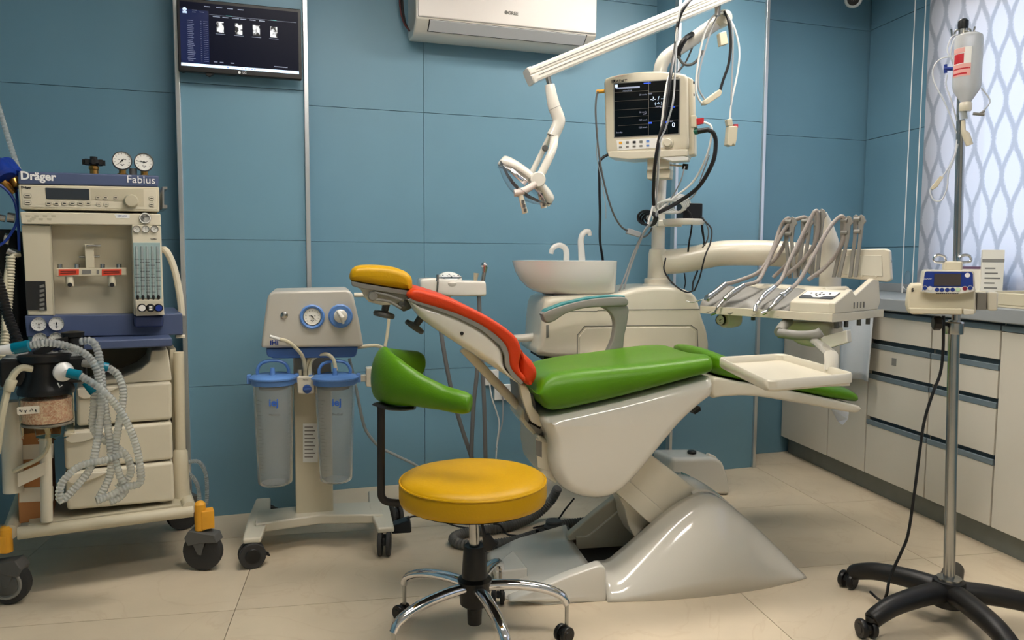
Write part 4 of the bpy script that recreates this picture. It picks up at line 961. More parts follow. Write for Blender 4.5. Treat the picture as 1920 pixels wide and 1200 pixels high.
# ================================================================== yellow stool
TF = Frame(.325, 2.2, 0)
T_ = TF.L
st = thing('stool', 'round yellow stool on a chrome five-star base with a green arm support', 'stool', TF)
a, b = T_(750, 905, 0), T_(1024, 895, 0); cx = (a.x + b.x) / 2; rs = (b.x - a.x) / 2
cx = T_(887, 900, 0).x; zt = T_(887, 897, 0).z; zb = T_(887, 938, 0).z
se = MB().lathe([(rs * .9, 0), (rs * .985, .004), (rs, .018), (rs * 1.0, zt - zb - .018), (rs * .985, zt - zb - .004), (rs * .95, zt - zb + .006), (rs * .8, zt - zb + .013), (rs * .4, zt - zb + .017), (.004, zt - zb + .018)], (cx, 0, zb), (0, 0, 1), 56).build('seat', 'yellow_vinyl', st, smooth=80)
MB().tube([(cx + rs * .99 * math.cos(2 * PI * k / 60), rs * .99 * math.sin(2 * PI * k / 60), zt - .003) for k in range(61)], .0028, 6, caps=False).build('seam', 'yellow_vinyl', se)
MB().lathe([(rs * .6, -.02), (rs * .92, -.004), (rs * .9, .004)], (cx, 0, zb), (0, 0, 1), 30).build('seat_pan', 'black_plastic', st)
cb = T_(893, 1165, 0).x * 0 + .0 ; cb = T_(890, 1100, 0).x
zh = T_(890, 1022, 0).z
MB().tube([(cx + .002, 0, zb), (cb, 0, zh - .05)], .0155, 16).build('gas_lift', 'steel', st)
pr = [(1168, 13), (1140, 14), (1130, 27), (1095, 30), (1085, 32), (1080, 24), (1030, 21), (1022, 19)]
hp_ = [(T_(891, y, 0).z, w_ * TF.pxm(891, y)) for y, w_ in pr]
MB().lathe([(w_, z) for z, w_ in hp_] + [(.016, hp_[-1][0] - .003)], (cb, 0, 0), (0, 0, 1), 22).build('hub', 'black_plastic', st)
zq = T_(890, 1100, 0).z
for k, an in enumerate((-8, 64, 136, 208, 280)):
    ca, sa = math.cos(R(an)), math.sin(R(an)); RR = .275
    pth = cr([(cb + .02 * ca, .02 * sa, zq + .004), (cb + .10 * ca, .10 * sa, zq + .006), (cb + .19 * ca, .19 * sa, zq - .004), (cb + (RR - .02) * ca, (RR - .02) * sa, zq - .028), (cb + RR * ca, RR * sa, zq - .056)], 7)
    lg_ = MB().tube(pth, [(.020 - .006 * i / len(pth), .016 - .004 * i / len(pth)) for i in range(len(pth))], 14).build('base_leg', 'chrome', st)
    MB().tube([(cb + RR * ca, RR * sa, zq - .05), (cb + RR * ca, RR * sa, .05)], .006, 8).build('caster_pin', 'steel', lg_)
    swivel_caster(st, (cb + RR * ca - .008, RR * sa, 0), .0255, .042, 30 + 50 * k, fork='black_plastic', twin=True)
# height lever
MB().tube(cr([T_(895, 945, -.02), T_(900, 965, -.03), T_(908, 1000, -.04), T_(912, 1012, -.04)], 5), .005, 8).build('lever', 'black_plastic', st)
MB().tube(cr([T_(911, 1002, -.04), T_(916, 1016, -.04), T_(922, 1026, -.04)], 4), [.007 + .001 * i for i in range(9)], 10, flat=(1.6, .7)).build('lever_grip', 'black_plastic', st)
# arm support
def flatbar(m, pts, w_, th): return m.tube(pts, 1, 8, flat=(w_, th))
AY = .10
bar = cr([(cx - .05, .03, zb - .01), (cx - rs * .8, .06, zb - .012), T_(757, 943, AY), T_(728, 941, AY), T_(716, 932, AY), T_(714.5, 912, AY), T_(714.5, 850, AY), T_(714.5, 762, AY)], 6)
MB().tube(bar, [(.0065, .012)] * len(bar), 10).build('support_bar', 'black_plastic', st)
pp = [T_(884, 757, -.06), T_(868, 755, -.05), T_(830, 746, -.01), T_(785, 732, .03), T_(740, 716, .09), T_(716, 700, .19), T_(722, 690, .30), T_(750, 685, .40), T_(778, 684, .46), T_(790, 684, .48)]
pc = cr(pp, 6); N = len(pc); rad = []
zs_ = [15, 21, 23, 31, 47, 54, 42, 34, 31, 24]
for i in range(N):
    t = i / (N - 1) * (len(zs_) - 1); k = int(t); k = min(k, len(zs_) - 2); v = zs_[k] + (zs_[k + 1] - zs_[k]) * (t - k); rad.append((.032 * (1 if 1 < i < N - 2 else .8), v * TF.pxm(760, 720, .1)))
MB().tube(pc, rad, 20).build('arm_pad', 'green_vinyl', st, smooth=180, sub=1)
q = [T_(x, y, d) for x, y, d in ((708, 757, .13), (730, 764, .09), (755, 766, .06), (778, 764, .05))]
MB().tube(cr([p - Vector((0, 0, .0)) for p in q], 4), 1, 8, flat=(.022, .006)).build('pad_plate', 'black_plastic', st)
# ================================================================== dental unit behind the chair: cabinet, spittoon, column
UF = Frame(1.2, 3.12, 0)
U_ = UF.L
un = thing('dental_unit', 'white dental unit cabinet with spittoon bowl and tall column behind the chair', 'dental unit', UF)
bo = crc(UF.P([(1013, 668), (1014, 640), (1016, 600), (1021, 568), (1034, 557), (1090, 554), (1150, 552), (1180, 544), (1210, 538), (1260, 537), (1295, 546), (1310, 560), (1316, 585), (1322, 605), (1328, 622), (1326, 668), (1250, 671), (1130, 671)], .0), 4)
pillow(bo, .0, .36, .03, 5, .05).build('cabinet', 'ivory', un, smooth=70)
for pts in ([(1020, 583), (1120, 583), (1120, 584.2), (1020, 584.2)], [(1120, 581), (1312, 579), (1312, 580.2), (1120, 582.2)]):
    MB().prism(UF.P(pts, -.001), -.0015, .004).build('panel_joint', 'ink_grey', un)
MB().prism(UF.P([(1082, 668), (1082, 628), (1096, 611), (1296, 609), (1308, 618), (1310, 668), (1309, 668), (1307, 619), (1295, 610.2), (1097, 612.2), (1083.2, 629), (1083.2, 668)], -.0015), -.002, .004).build('door_outline', 'ink_grey', un)
MB().prism(UF.P([(1086, 668), (1086, 631), (1099, 615), (1294, 613), (1304, 622), (1306, 668)], -.003), -.005, .01).build('service_door', 'ivory', un, bev=.003)
MB().prism(UF.P([(1024, 610), (1029, 609), (1029, 632), (1024, 634)], -.001), -.0015, .004).build('rating_label', 'ink_grey', un)
MB().prism(UF.P([(1020, 668), (1040, 668), (1040, 676), (1020, 676)], .03), .03, .3).build('lower_tray', 'black_matt', un)
x0, x1 = U_(1085, 700, .1).x, U_(1185, 700, .1).x
MB().box(x0, x1, -.235, .22, .55, U_(1100, 668, 0).z + .01).build('mounting_arm', 'ivory', un, bev=.02)
pd = crc(UF.P([(1022, 566), (1035, 556), (1145, 552), (1150, 556), (1120, 566), (1060, 568)], .05), 3)
# spittoon bowl
bd = .13
zt = U_(1050, 489, bd).z; zb = U_(1050, 553, bd).z; xr = U_(1147, 500, bd).x; xm = U_(1060, 500, bd).x
def bowl_ring(t, k=1.0, z=None):
    """t = 0 foot, 1 rim"""
    tab = [(0, 1035, .085), (.08, 1005, .105), (.3, 982, .125), (.6, 968, .14), (1, 960, .147)]
    for (a, xa, wa), (b, xb, wb_) in zip(tab, tab[1:]):
        if t <= b: u = (t - a) / (b - a); xl = xa + (xb - xa) * u; wy = wa + (wb_ - wa) * u; break
    xl = U_(xl, 500, bd).x; xc = xm + .03; out = []
    for j in range(40):
        th = 2 * PI * j / 40; c, s = math.cos(th), math.sin(th)
        if c < 0: x = xc + (xc - xl) * c * k; y = wy * s * k
        else: x = xc + (xr - xc) * (abs(c) ** .35) * (1 - (1 - k) * .6); y = wy * math.copysign(abs(s) ** .55, s) * k
        out.append((x, bd + y, zb + (zt - zb) * t if z is None else z))
    return out
rings = [bowl_ring(t) for t in (0, .04, .12, .25, .45, .7, .92, .985, 1.0)] + [bowl_ring(1, .97, zt + .002), bowl_ring(.98, .93, zt - .004), bowl_ring(.6, .86, zt - .04), bowl_ring(.3, .70, zt - .075), bowl_ring(.1, .35, zt - .09), bowl_ring(.1, .06, zt - .095)]
MB().loft(rings).build('spittoon_bowl', mat('porcelain', (238, 236, 230), .1, coat=.7), un, smooth=70)
MB().box(U_(1036, 555, .05).x, U_(1140, 555, .05).x, .03, .24, U_(1100, 556, .1).z - .005, zb + .004).build('bowl_seat', 'grey_dark', un)
zr = zt - .01
p = [U_(x, y, .20) for x, y in ((1062, 487), (1062, 474), (1059, 465), (1050, 460), (1041, 462), (1035, 468), (1033, 476))]
pc = cr([(p[0].x, .20, zr - .01)] + p, 5); MB().tube(pc, [.0145 - .004 * i / len(pc) for i in range(len(pc))], 14).build('rinse_spout', 'porcelain', un)
p = [U_(x, y, .22) for x, y in ((1091, 487), (1090, 468), (1089, 452), (1092, 440), (1099, 434), (1106, 435))]
pc = cr([(p[0].x, .22, zr - .01)] + p, 5); MB().tube(pc, [.017 - .006 * i / len(pc) for i in range(len(pc))], 14).tube([U_(1105, 434, .22), U_(1106, 442, .22)], .010, 12).build('cup_filler', 'porcelain', un)
# column
PD = .16
cxp = U_(1233, 500, PD).x
def zz(y): return U_(1233, y, PD).z
pm = UF.pxm(1233, 500, PD)
MB().lathe([(33 * pm, zz(548)), (31 * pm, zz(537)), (23 * pm, zz(531)), (23 * pm, zz(523)), (19 * pm, zz(521))], (cxp, PD, 0), (0, 0, 1), 26).build('column_collar', 'ivory', un)
MB().lathe([(17.5 * pm, zz(525)), (16.5 * pm, zz(476)), (15 * pm, zz(468)), (12 * pm, zz(466))], (cxp, PD, 0), (0, 0, 1), 24).build('column_sleeve', 'ivory', un)
top = [U_(x, y, PD) for x, y in ((1236, 200), (1237, 150), (1238, 132), (1243, 116), (1256, 102), (1290, 80), (1330, 52), (1352, 37))]
MB().tube(cr([(cxp, PD, zz(470)), (cxp, PD, zz(380)), (cxp + .003, PD, zz(280))] + top, 6), 12 * pm, 20).build('column', 'white_gloss', un)
c = U_(1354, 36, PD - .02); MB().lathe([(.012, -.035), (.034, -.03), (.036, .02), (.030, .034), (.012, .04)], c, (.1, -1, .05), 22).build('column_end_cap', 'ivory', un)
st_ = U_(1249, 520, PD)
# round shelf on the column
c = U_(1282, 413, .10); rr = 37 * UF.pxm(1282, 413, .10)
sh_ = MB().lathe([(rr * .9, -.022), (rr * .98, -.014), (rr, -.002), (rr * .98, .004), (.01, .005)], c, (0, 0, 1), 36).build('column_shelf', 'white_gloss', un)
MB().box(cxp - .02, c.x, PD - .045, PD + .01, c.z - .028, c.z).build('shelf_arm', 'white_gloss', sh_, bev=.005)
# delivery supply arm sweeping out to the instrument table
ap = [U_(1242, 492, PD), U_(1290, 487, .12), U_(1345, 476, .06), U_(1400, 474, .0), U_(1460, 476, -.05), U_(1510, 482, -.10), U_(1545, 500, -.14)]
MB().tube(cr(ap, 8), 22 * pm, 20).build('supply_arm', 'ivory', un)
MB().tube(cr([U_(1540, 400, -.16), U_(1548, 430, -.16), U_(1556, 480, -.17), U_(1556, 545, -.19)], 6), [(.018 + .03 * min(1, i / 10), .03) for i in range(19)], 14).build('arm_upright', 'ivory', un)
# operating lamp
LF = Frame(1.2, 3.02, 0); L_ = LF.L
lp = thing('operating_lamp', 'white dental operating lamp on a long slanted arm above the chair', 'dental lamp', LF)
a, b = L_(995, 143, 0), L_(1375, -14, .18)
ax = (b - a).normalized(); sd = Vector((0, 1, 0)); sd = (sd - ax * sd.dot(ax)).normalized(); up = ax.cross(sd); up = up if up.z > 0 else -up
pf = [(-.026, -.030), (-.030, -.022), (-.030, -.004), (-.026, 0), (-.030, .004), (-.030, .022), (-.022, .030), (.022, .030), (.030, .022), (.030, -.022), (.026, -.030)]
MB().loft([[a + sd * u + up * v for u, v in pf], [b + sd * u + up * v for u, v in pf]]).build('lamp_arm', 'white_gloss', lp, smooth=20)
cap = [[a - ax * t + sd * u * k + up * v * k for u, v in pf] for t, k in ((-.004, 1.08), (.008, 1.08), (.012, .98))]
MB().loft(cap).build('arm_end_cap', 'white_gloss', lp)
for off in (-.010, .012): MB().tube([a + ax * .02 - sd * .0308 + up * off, b - sd * .0308 + up * off], .0012, 6).build('arm_groove', 'grey_plastic', lp)
MB().tube([L_(1345, 30, .17), L_(1347, -8, .17)], .012, 12).build('arm_pin', 'steel', lp)
MB().tube([L_(1027, 142, 0), L_(1031, 163, 0)], .0105, 14).build('drop_rod', 'steel', lp)
lj = cr([L_(x, y, 0) for x, y in ((1031, 159), (1034, 178), (1039, 200), (1045, 215), (1048, 228), (1043, 242), (1036, 256))], 5)
rad = [.019 + .006 * min(1, i / 10) for i in range(len(lj))]
MB().tube(lj, rad, 22).build('lamp_neck', 'white_gloss', lp)
for y_, d_ in ((207, -.001),):
    c = L_(1040, 203, 0); MB().lathe([(.0256, -.001), (.0256, .001)], c, (lj[12] - lj[11]), 22).build('neck_joint', 'grey_plastic', lp)
for sgn, pts, w_ in ((-1, [(1040, 254), (1036, 280), (1022, 312), (1008, 338)], .017), (1, [(1032, 254), (1018, 282), (1004, 310), (994, 330)], .014)):
    q = cr([L_(x, y, sgn * .04 * min(1, (i + .3) / 1.5)) for i, (x, y) in enumerate(pts)], 6)
    MB().tube(q, [(w_, w_ * .7)] * len(q), 14).build('yoke_arm', 'white_gloss', lp)
MB().lathe([(.013, 0), (.010, .012)], L_(1022, 278, -.0), (0, -1, 0), 14).build('sensor_eye', 'grey_dark', lp)
# head: slim curved bar with reflector, hanging side grips, clear shield
hd0 = L_(1008, 343, 0)
u_ = (L_(1034, 380, 0) - L_(944, 304, 0)).normalized(); nrm = Vector((-u_.z, 0, u_.x)); nrm = nrm if nrm.z < 0 else -nrm; nrm = Vector((nrm.x, -.25, nrm.z)).normalized()
c0 = L_(989, 337, .0)
hl = 62 * LF.pxm(989, 337)
def head_ring(t, w_, off, n=12):
    p = c0 + u_ * (t * hl) + nrm * off
    return [p + Vector((0, 1, 0)) * (w_ * math.cos(2 * PI * k / n)) + nrm * (.027 * math.sin(2 * PI * k / n)) for k in range(n)]
hb = [(-1, .018, .012), (-.92, .035, .004), (-.6, .052, -.008), (0, .06, -.014), (.6, .052, -.008), (.92, .035, .004), (1, .018, .012)]
MB().loft([head_ring(*q) for q in hb]).build('lamp_head', 'white_gloss', lp, smooth=60, sub=1)
ref = [[c0 + u_ * (t * hl * .93) + Vector((0, 1, 0)) * (w_ * .85 * s) + nrm * (o + .029 + .002 * (1 - s * s)) for s in (-1, -.6, -.2, .2, .6, 1)] for t, w_, o in hb]
MB().grid(ref).build('reflector', 'chrome', lp, solid=.002)
rb_ = [[c0 + u_ * (t * hl * .9) - Vector((0, 1, 0)) * (w_ * .8) + nrm * (o + .018 + .034 * v * (1 - .55 * abs(t))) for v in (0, .5, 1)] for t, w_, o in hb[:4]]
MB().grid(rb_).build('reflector', 'chrome', lp, solid=.002, smooth=80)
sh2 = [[c0 + u_ * (t * hl * .98) + Vector((0, 1, 0)) * (.07 * s * (1 - .4 * abs(t) ** 3)) + nrm * (.02 + .062 * (1 - t * t) * (1 - .3 * s * s)) for s in (-1, -.6, -.2, .2, .6, 1)] for t in (-1, -.85, -.6, -.3, 0, .3, .6, .85, 1)]
MB().grid(sh2).build('clear_shield', 'clear_plastic', lp, solid=.002, smooth=80)
c = L_(1008, 337, -.05); MB().lathe([(.028, -.016), (.030, -.012), (.030, .010), (.026, .014), (.004, .015)], c, (0, -1, .0), 24).build('pivot_boss', 'white_gloss', lp)
MB().tube(cr([L_(1003, 345, -.055), L_(988, 355, -.065), L_(972, 361, -.07), (L_(964, 362, -.07))], 5), .014, 12).build('head_bracket', mat('blush_white', (214, 200, 192), .35), lp)
for p0, p1 in (((976, 366, -.07), (985, 400, -.07)), ((1010, 352, -.03), (1020, 390, -.03))):
    g0, g1 = L_(*p0), L_(*p1); q = [g0.lerp(g1, k / 8) for k in range(9)]
    gr_ = MB().tube(q, [.010 + .0015 * (k / 8) for k in range(9)], 10, flat=(1, .8)).build('grip_handle', 'ivory_matt', lp)
    for k in (3, 5, 7):
        p = g0.lerp(g1, k / 8.4); MB().box(p.x - .005, p.x + .006, p.y - .0125, p.y - .008, p.z - .007, p.z + .006).build('grip_slot', 'grey_dark', gr_)
# ================================================================== patient monitor on the column
o_ = UF.world(U_(1215, 300, .0)); MF = Frame(o_.x, o_.y, -30)
M_ = MF.L
pmn = thing('patient_monitor', 'cream patient monitor with dark screen clamped on the dental unit column', 'patient monitor', MF)
fo = rpoly(MF.P([(1132, 147), (1160, 139), (1200, 134), (1240, 133), (1288, 139), (1291, 280), (1220, 289), (1160, 291), (1136, 289)], 0), .014)
pillow(fo, 0, .12, .012, 4).build('housing', 'ivory_matt', pmn, smooth=60)
MB().prism(MF.P([(1288, 145), (1300, 150), (1303, 240), (1304, 290), (1289, 293)], .06), .035, .12).build('module_side', 'ivory_matt', pmn, bev=.006)
MB().prism(MF.P([(1139, 284), (1290, 280), (1290, 292), (1180, 299), (1142, 295)], .0), -.004, .12).build('lower_shelf', 'ivory', pmn, bev=.004)
MB().prism(MF.P([(1150, 155), (1276, 147), (1275, 252), (1151, 259)], -.001), -.002, .005).build('screen_bezel', 'grey_plastic', pmn)
sc = MB().prism(MF.P([(1152, 157), (1274, 149), (1272, 250), (1153, 257)], -.003), -.0035, .004).build('screen', 'screen_black', pmn)
def flat(pts, d, m, name, parent): return MB().prism(MF.P(pts, d), d - .0004, d + .0006).build(name, m, parent, smooth=None)
def srect(u0, v0, u1, v1):
    def q(u, v):
        t = (1152 + (1274 - 1152) * u, 157 + (149 - 157) * u); b = (1153 + (1272 - 1153) * u, 257 + (250 - 257) * u); return (t[0] + (b[0] - t[0]) * v, t[1] + (b[1] - t[1]) * v)
    return [q(u0, v0), q(u1, v0), q(u1, v1), q(u0, v1)]
dd = -.0045
for u0, v0, u1, v1, m_ in ((.01, .02, .05, .07, 'screen_glow'), (.02, .075, .39, .105, 'screen_dim'), (.524, 0, .530, 1, 'ink_grey'), (0, .165, .524, .169, 'ink_grey'), (0, .33, .524, .334, 'ink_grey'), (0, .495, .524, .499, 'ink_grey'), (.53, .20, 1, .204, 'ink_grey'), (.53, .49, 1, .494, 'ink_grey'), (.53, .745, 1, .75, 'ink_grey'), (.45, .02, .56, .04, 'screen_blue'), (.53, .76, .58, .79, 'screen_blue'), (.87, .49, .94, .515, 'screen_blue'), (.75, .76, .82, .79, 'screen_blue'), (.05, .635, .524, .638, 'ink_grey'), (.05, .79, .524, .793, 'ink_grey'), (.82, .745, .824, 1, 'ink_grey')):
    flat(srect(u0, v0, u1, v1), dd, m_, 'screen_graphic', sc)
def stext(s, u, v, size, m_='screen_dim'):
    q = srect(u, v, u, v)[0]; p = MF.L(q[0], q[1], dd - .0005); t = lettering(s, size, p, m_, sc, extrude=.0002); return t
stext('-?- / -?-', .68, .33, .024, 'screen_glow'); stext('( -?- )', .68, .42, .014, 'screen_glow'); stext('0', .92, .84, .026, 'screen_glow')
for s, u, v in (('MONITOR', .2, .15), ('25 mm/s', .44, .24), ('25 mm/s', .44, .565), ('aVF', .47, .60), ('12.5 mm/s', .44, .71), ('12.5 mm/s', .44, .85), ('Standby', .07, .92), ('NIBP', .55, .23), ('APNEA', .86, .77), ('mmHg', .68, .48)): stext(s, u, v, .0085)
lettering('SAADAT', .0175, M_(1161, 152.5, -.001), 'ink_black', pmn, bold=.0003); flat([(1150, 149.5), (1154, 149.3), (1154, 154), (1150, 154.3)], -.001, 'ink_black', 'maker_mark', pmn)
lettering('Alborz', .011, M_(1265, 145, -.001), 'ink_black', pmn)
kp = MB().prism(MF.P([(1156, 263), (1246, 258), (1246, 276), (1158, 282)], -.001), -.002, .004).build('key_field', 'label_white', pmn)
for i, m_ in enumerate(('bumper_yellow', 'ink_grey', 'ink_black', 'ink_grey', 'blue_plastic')):
    for j in range(2):
        p = M_(1163.5 + 12.8 * i, 268.5 - .75 * i + 7.4 * j, -.002)
        MB().prism([(p.x + a, p.z + b) for a, b in rrect(-.0065, .0065, -.004, .006 if j == 0 else .003, .002)], -.004, -.001).build('key', m_ if (j == 0 or i == 4) else 'ink_grey', kp)
p = M_(1252, 268, -.001); MB().lathe([(.024, 0), (.023, .004), (.018, .004), (.017, .014), (.014, .017), (.001, .016)], p, (0, -1, 0), 26).build('rotary_knob', 'ivory', pmn)
flat([(1153, 144), (1168, 141), (1171, 145), (1157, 149)], .0005, mat('alarm_pink', (232, 170, 160), .4), 'alarm_light', pmn)
for y in (155, 178): MB().lathe([(.006, 0), (.006, .003)], M_(1300, y, .05), (.9, -.4, 0), 12).build('socket', 'ink_black', pmn)
MB().prism(MF.P([(1296, 218), (1306, 218), (1307, 240), (1296, 240)], .05), .03, .07).build('probe_socket', 'cream', pmn, bev=.003)
MB().tube([M_(1297, 247, .05), M_(1309, 246, .045)], .013, 14).build('green_plug', mat('plug_green', (10, 92, 76), .4), pmn)
MB().tube([M_(1309, 246, .045), M_(1330, 243, .04)], [.0115, .010], 14).build('black_plug', 'black_plastic', pmn)
MB().prism(MF.P([(1306, 223), (1320, 221), (1320, 232), (1306, 235)], .05), .04, .055).build('red_plug', mat('plug_red', (190, 30, 44), .4), pmn, bev=.002)
MB().tube([M_(1119, 172, .06), M_(1133, 171, .06)], .0085, 12).build('yellow_plug', 'bumper_yellow', pmn)
# clamp below
MB().prism(MF.P([(1214, 296), (1256, 293), (1256, 317), (1214, 320)], .05), .04, .16).build('clamp_block', 'ivory', pmn, bev=.005)
MB().prism(MF.P([(1213, 320), (1258, 318), (1256, 334), (1214, 336)], .07), .06, .15).build('clamp_ring', 'ivory_matt', pmn, bev=.004)
MB().tube([M_(1250, 309, .05), M_(1287, 312, .05)], .004, 8).build('clamp_screw', 'steel', pmn)
MB().tube([M_(1280, 312, .05), M_(1290, 313, .05)], .012, 12).build('clamp_knob', 'black_plastic', pmn)
MB().prism(MF.P([(1240, 297), (1262, 293), (1275, 291), (1293, 296), (1291, 302), (1262, 304)], .02), .0, .06).build('sensor_bag', mat('soft_white', (226, 226, 222), .5), pmn, bev=.004)
# power adapter on the round shelf
pa_ = thing('power_adapter', 'black power adapter box on the round column shelf', 'adapter', UF)
c = U_(1294, 405, .10); zs_ = U_(1282, 413, .10).z + .006
MB().box(c.x - .045, c.x + .045, .07, .15, zs_, zs_ + 27 * UF.pxm(1294, 400, .1)).build('adapter_body', 'black_plastic', pa_, bev=.004)
MB().box(c.x - .035, c.x + .045, .09, .15, zs_ + .058, zs_ + .066).build('adapter_sticker', 'label_white', pa_)
MB().tube(cr([U_(1288, 393, .06), U_(1296, 405, .05), U_(1297, 425, .05), U_(1292, 455, .06), U_(1290, 472, .08)], 8), .0042, 6).build('adapter_lead', 'cable_black', pa_)
# cables
def cable(name, label, paths, m, r, cat='cable', group=None, fr=UF):
    t = thing(name, label, cat, fr, group)
    for k, p in enumerate(paths):
        mm = m[k % len(m)] if isinstance(m, (list, tuple)) else m; rr_ = r[k % len(r)] if isinstance(r, (list, tuple)) else r
        MB().tube(cr([fr.L(*q) for q in p], 10), rr_, 8).build('lead', mm, t)
    return t
f_ = -.14
cable('cable_run', 'black and grey leads falling across the patient monitor screen', [
    [(1330, -30, f_ + .1), (1290, 5, f_), (1272, 40, f_), (1266, 90, f_), (1256, 150, f_ - .1), (1246, 220, f_ - .12), (1236, 260, f_ - .12), (1228, 310, f_ - .1), (1225, 360, f_ - .02), (1226, 385, f_)],
    [(1320, -30, f_ + .1), (1280, 10, f_), (1270, 50, f_), (1262, 120, f_), (1250, 160, f_ - .1), (1241, 230, f_ - .12), (1236, 290, f_ - .1), (1232, 350, f_), (1222, 395, f_), (1215, 420, f_)],
    [(1325, -30, f_ + .1), (1284, 8, f_), (1271, 60, f_), (1266, 130, f_ - .05), (1262, 190, f_ - .12), (1248, 240, f_ - .12), (1236, 270, f_ - .12), (1233, 330, f_ - .05), (1230, 390, f_)]],
    ['cable_black', 'cable_white', 'cable_grey'], [.0068, .0042, .0038])
sp = cable('spare_probe_loop', 'pale looped sensor leads with a boxy connector hung over the column end', [
    [(1355, 24, .1), (1336, 32, .08), (1322, 60, .07), (1312, 100, .07), (1306, 140, .07), (1306, 175, .07), (1318, 194, .07), (1330, 182, .07)],
    [(1352, 22, .1), (1340, 40, .08), (1326, 80, .07), (1312, 130, .07), (1310, 165, .07), (1322, 188, .07)],
    [(1358, 22, .1), (1366, 40, .07), (1370, 80, .07), (1366, 120, .07), (1356, 150, .07), (1350, 170, .07)],
    [(1360, 24, .1), (1376, 50, .07), (1386, 90, .07), (1384, 130, .07), (1372, 190, .07), (1368, 225, .07)],
    [(1356, 26, .1), (1372, 44, .07), (1374, 100, .07), (1372, 160, .07), (1370, 225, .07)]],
    ['cable_white', 'cable_grey', 'cable_black', 'cable_white', 'cable_grey'], [.0045, .004, .006, .004, .004], 'sensor lead')
MB().prism(UF.P([(1318, 190), (1348, 168), (1353, 172), (1350, 180), (1326, 196), (1318, 196)], .06), .05, .085).build('connector_box', 'cream', sp, bev=.003)
MB().prism(UF.P([(1345, 64), (1358, 60), (1362, 84), (1348, 88)], .08), .06, .09).build('connector_box', 'cream', sp, bev=.003)
clp = MB().prism(UF.P([(1365, 237), (1382, 237), (1380, 262), (1377, 274), (1373, 270), (1370, 275), (1362, 272)], .05), .04, .075).build('finger_clip', 'cream', sp, bev=.004)
MB().prism(UF.P([(1362, 224), (1372, 222), (1374, 236), (1364, 236)], .05), .045, .07).build('finger_clip_jaw', 'cream', sp, bev=.003)
MB().prism(UF.P([(1376, 233), (1383, 233), (1383, 240), (1377, 240)], .05), .045, .07).build('clip_hinge', 'plug_red', sp)
cable('cuff_hose', 'black looped hose wound on the column arm and grey strap', [
    [(1298, 64, .13), (1284, 74, .1), (1272, 96, .1), (1272, 108, .11)],
    [(1271, 90, .1), (1272, 106, .1), (1282, 120, .1), (1296, 121, .1), (1308, 112, .1), (1318, 96, .12)], [(1298, 90, .15), (1286, 116, .15), (1272, 134, .15)]], ['black_plastic', 'grey_dark', 'grey_dark'], [.012, .006, .004], 'hose')
cable('pressure_lead', 'thick black lead curving from the green plug to the cable knot', [
    [(1326, 243, -.12), (1338, 250, -.13), (1342, 270, -.13), (1336, 305, -.12), (1310, 350, -.05), (1270, 380, .0), (1236, 398, f_ + .12)],
    [(1320, 229, -.1), (1333, 236, -.12), (1334, 255, -.12), (1324, 295, -.1), (1300, 340, -.03), (1262, 372, .0), (1230, 400, .02)],
    [(1284, 312, -.1), (1276, 340, -.08), (1262, 366, .0), (1246, 390, .02)],
    [(1330, 290, -.1), (1316, 330, -.05), (1304, 362, .0), (1288, 376, .05), (1276, 376, .06)]], ['cable_black', 'cable_white', 'cable_grey', 'cable_grey'], [.0085, .0045, .003, .003])
coil = []
for k in range(5):
    cx_, cy_, rx, ry = 1256 + 5 * k, 388 - 1.5 * k, 26 - 2 * k, 12 + k
    coil.append([(cx_ + rx * math.cos(t), cy_ + ry * math.sin(t), .03 + .012 * k + .03 * math.sin(t)) for t in [2 * PI * j / 9 for j in range(10)]])
cable('cable_coil', 'pale cable bundle coiled beside the power adapter on the round shelf', coil, 'cable_white', .0045, 'cable')
knot = []
for k in range(5):
    cx_, cy_, rx, ry = 1212 + 3 * k, 408 + 2 * (k % 3), 16 - 1.5 * k, 13 - k
    knot.append([(cx_ + rx * math.cos(t), cy_ + ry * math.sin(t), .04 + .01 * k - .05 * math.cos(t)) for t in [2 * PI * j / 9 for j in range(10)]])
knot += [[(1232, 396, .02), (1226, 412, .0), (1210, 430, .02), (1190, 470, .06), (1175, 510, .08), (1160, 548, .08)], [(1236, 398, .02), (1220, 420, .02), (1206, 440, .03), (1186, 490, .07), (1168, 546, .08)]]
cable('cable_knot', 'black cable loops knotted on the column below the patient monitor', knot, ['cable_black', 'cable_black', 'cable_black', 'cable_black', 'cable_white', 'cable_grey', 'cable_grey'], [.0052] * 5 + [.0042] * 2)
ld = cable('temperature_lead', 'dark grey lead with inline connector hanging left of the monitor', [
    [(1121, 172, -.02), (1118, 185, -.02), (1117, 215, -.02), (1122, 280, -.02), (1132, 340, -.02), (1148, 395, .0), (1164, 424, .02), (1180, 434, .03)],
    [(1198, 440, .04), (1208, 444, .05), (1218, 436, .06), (1222, 428, .08)],
    [(1121, 240, 0), (1119, 290, 0), (1126, 330, 0), (1135, 380, 0), (1136, 410, 0)]], ['lead_grey' if False else 'grey_dark', 'grey_dark', 'clear_hose'], [.004, .004, .0018])
MB().prism(UF.P([(1178, 428), (1202, 436), (1198, 445), (1174, 438)], .03), .02, .045).build('inline_connector', 'cable_grey', ld, bev=.003)
cable('mains_cord', 'thick black cord dropping from the monitor behind the spittoon bowl', [[(1142, 289, .1), (1130, 296, .1), (1124, 308, .1), (1124, 350, .1), (1125, 400, .12), (1125, 450, .25), (1130, 486, .30), (1134, 530, .32)]], 'cable_black', .006)
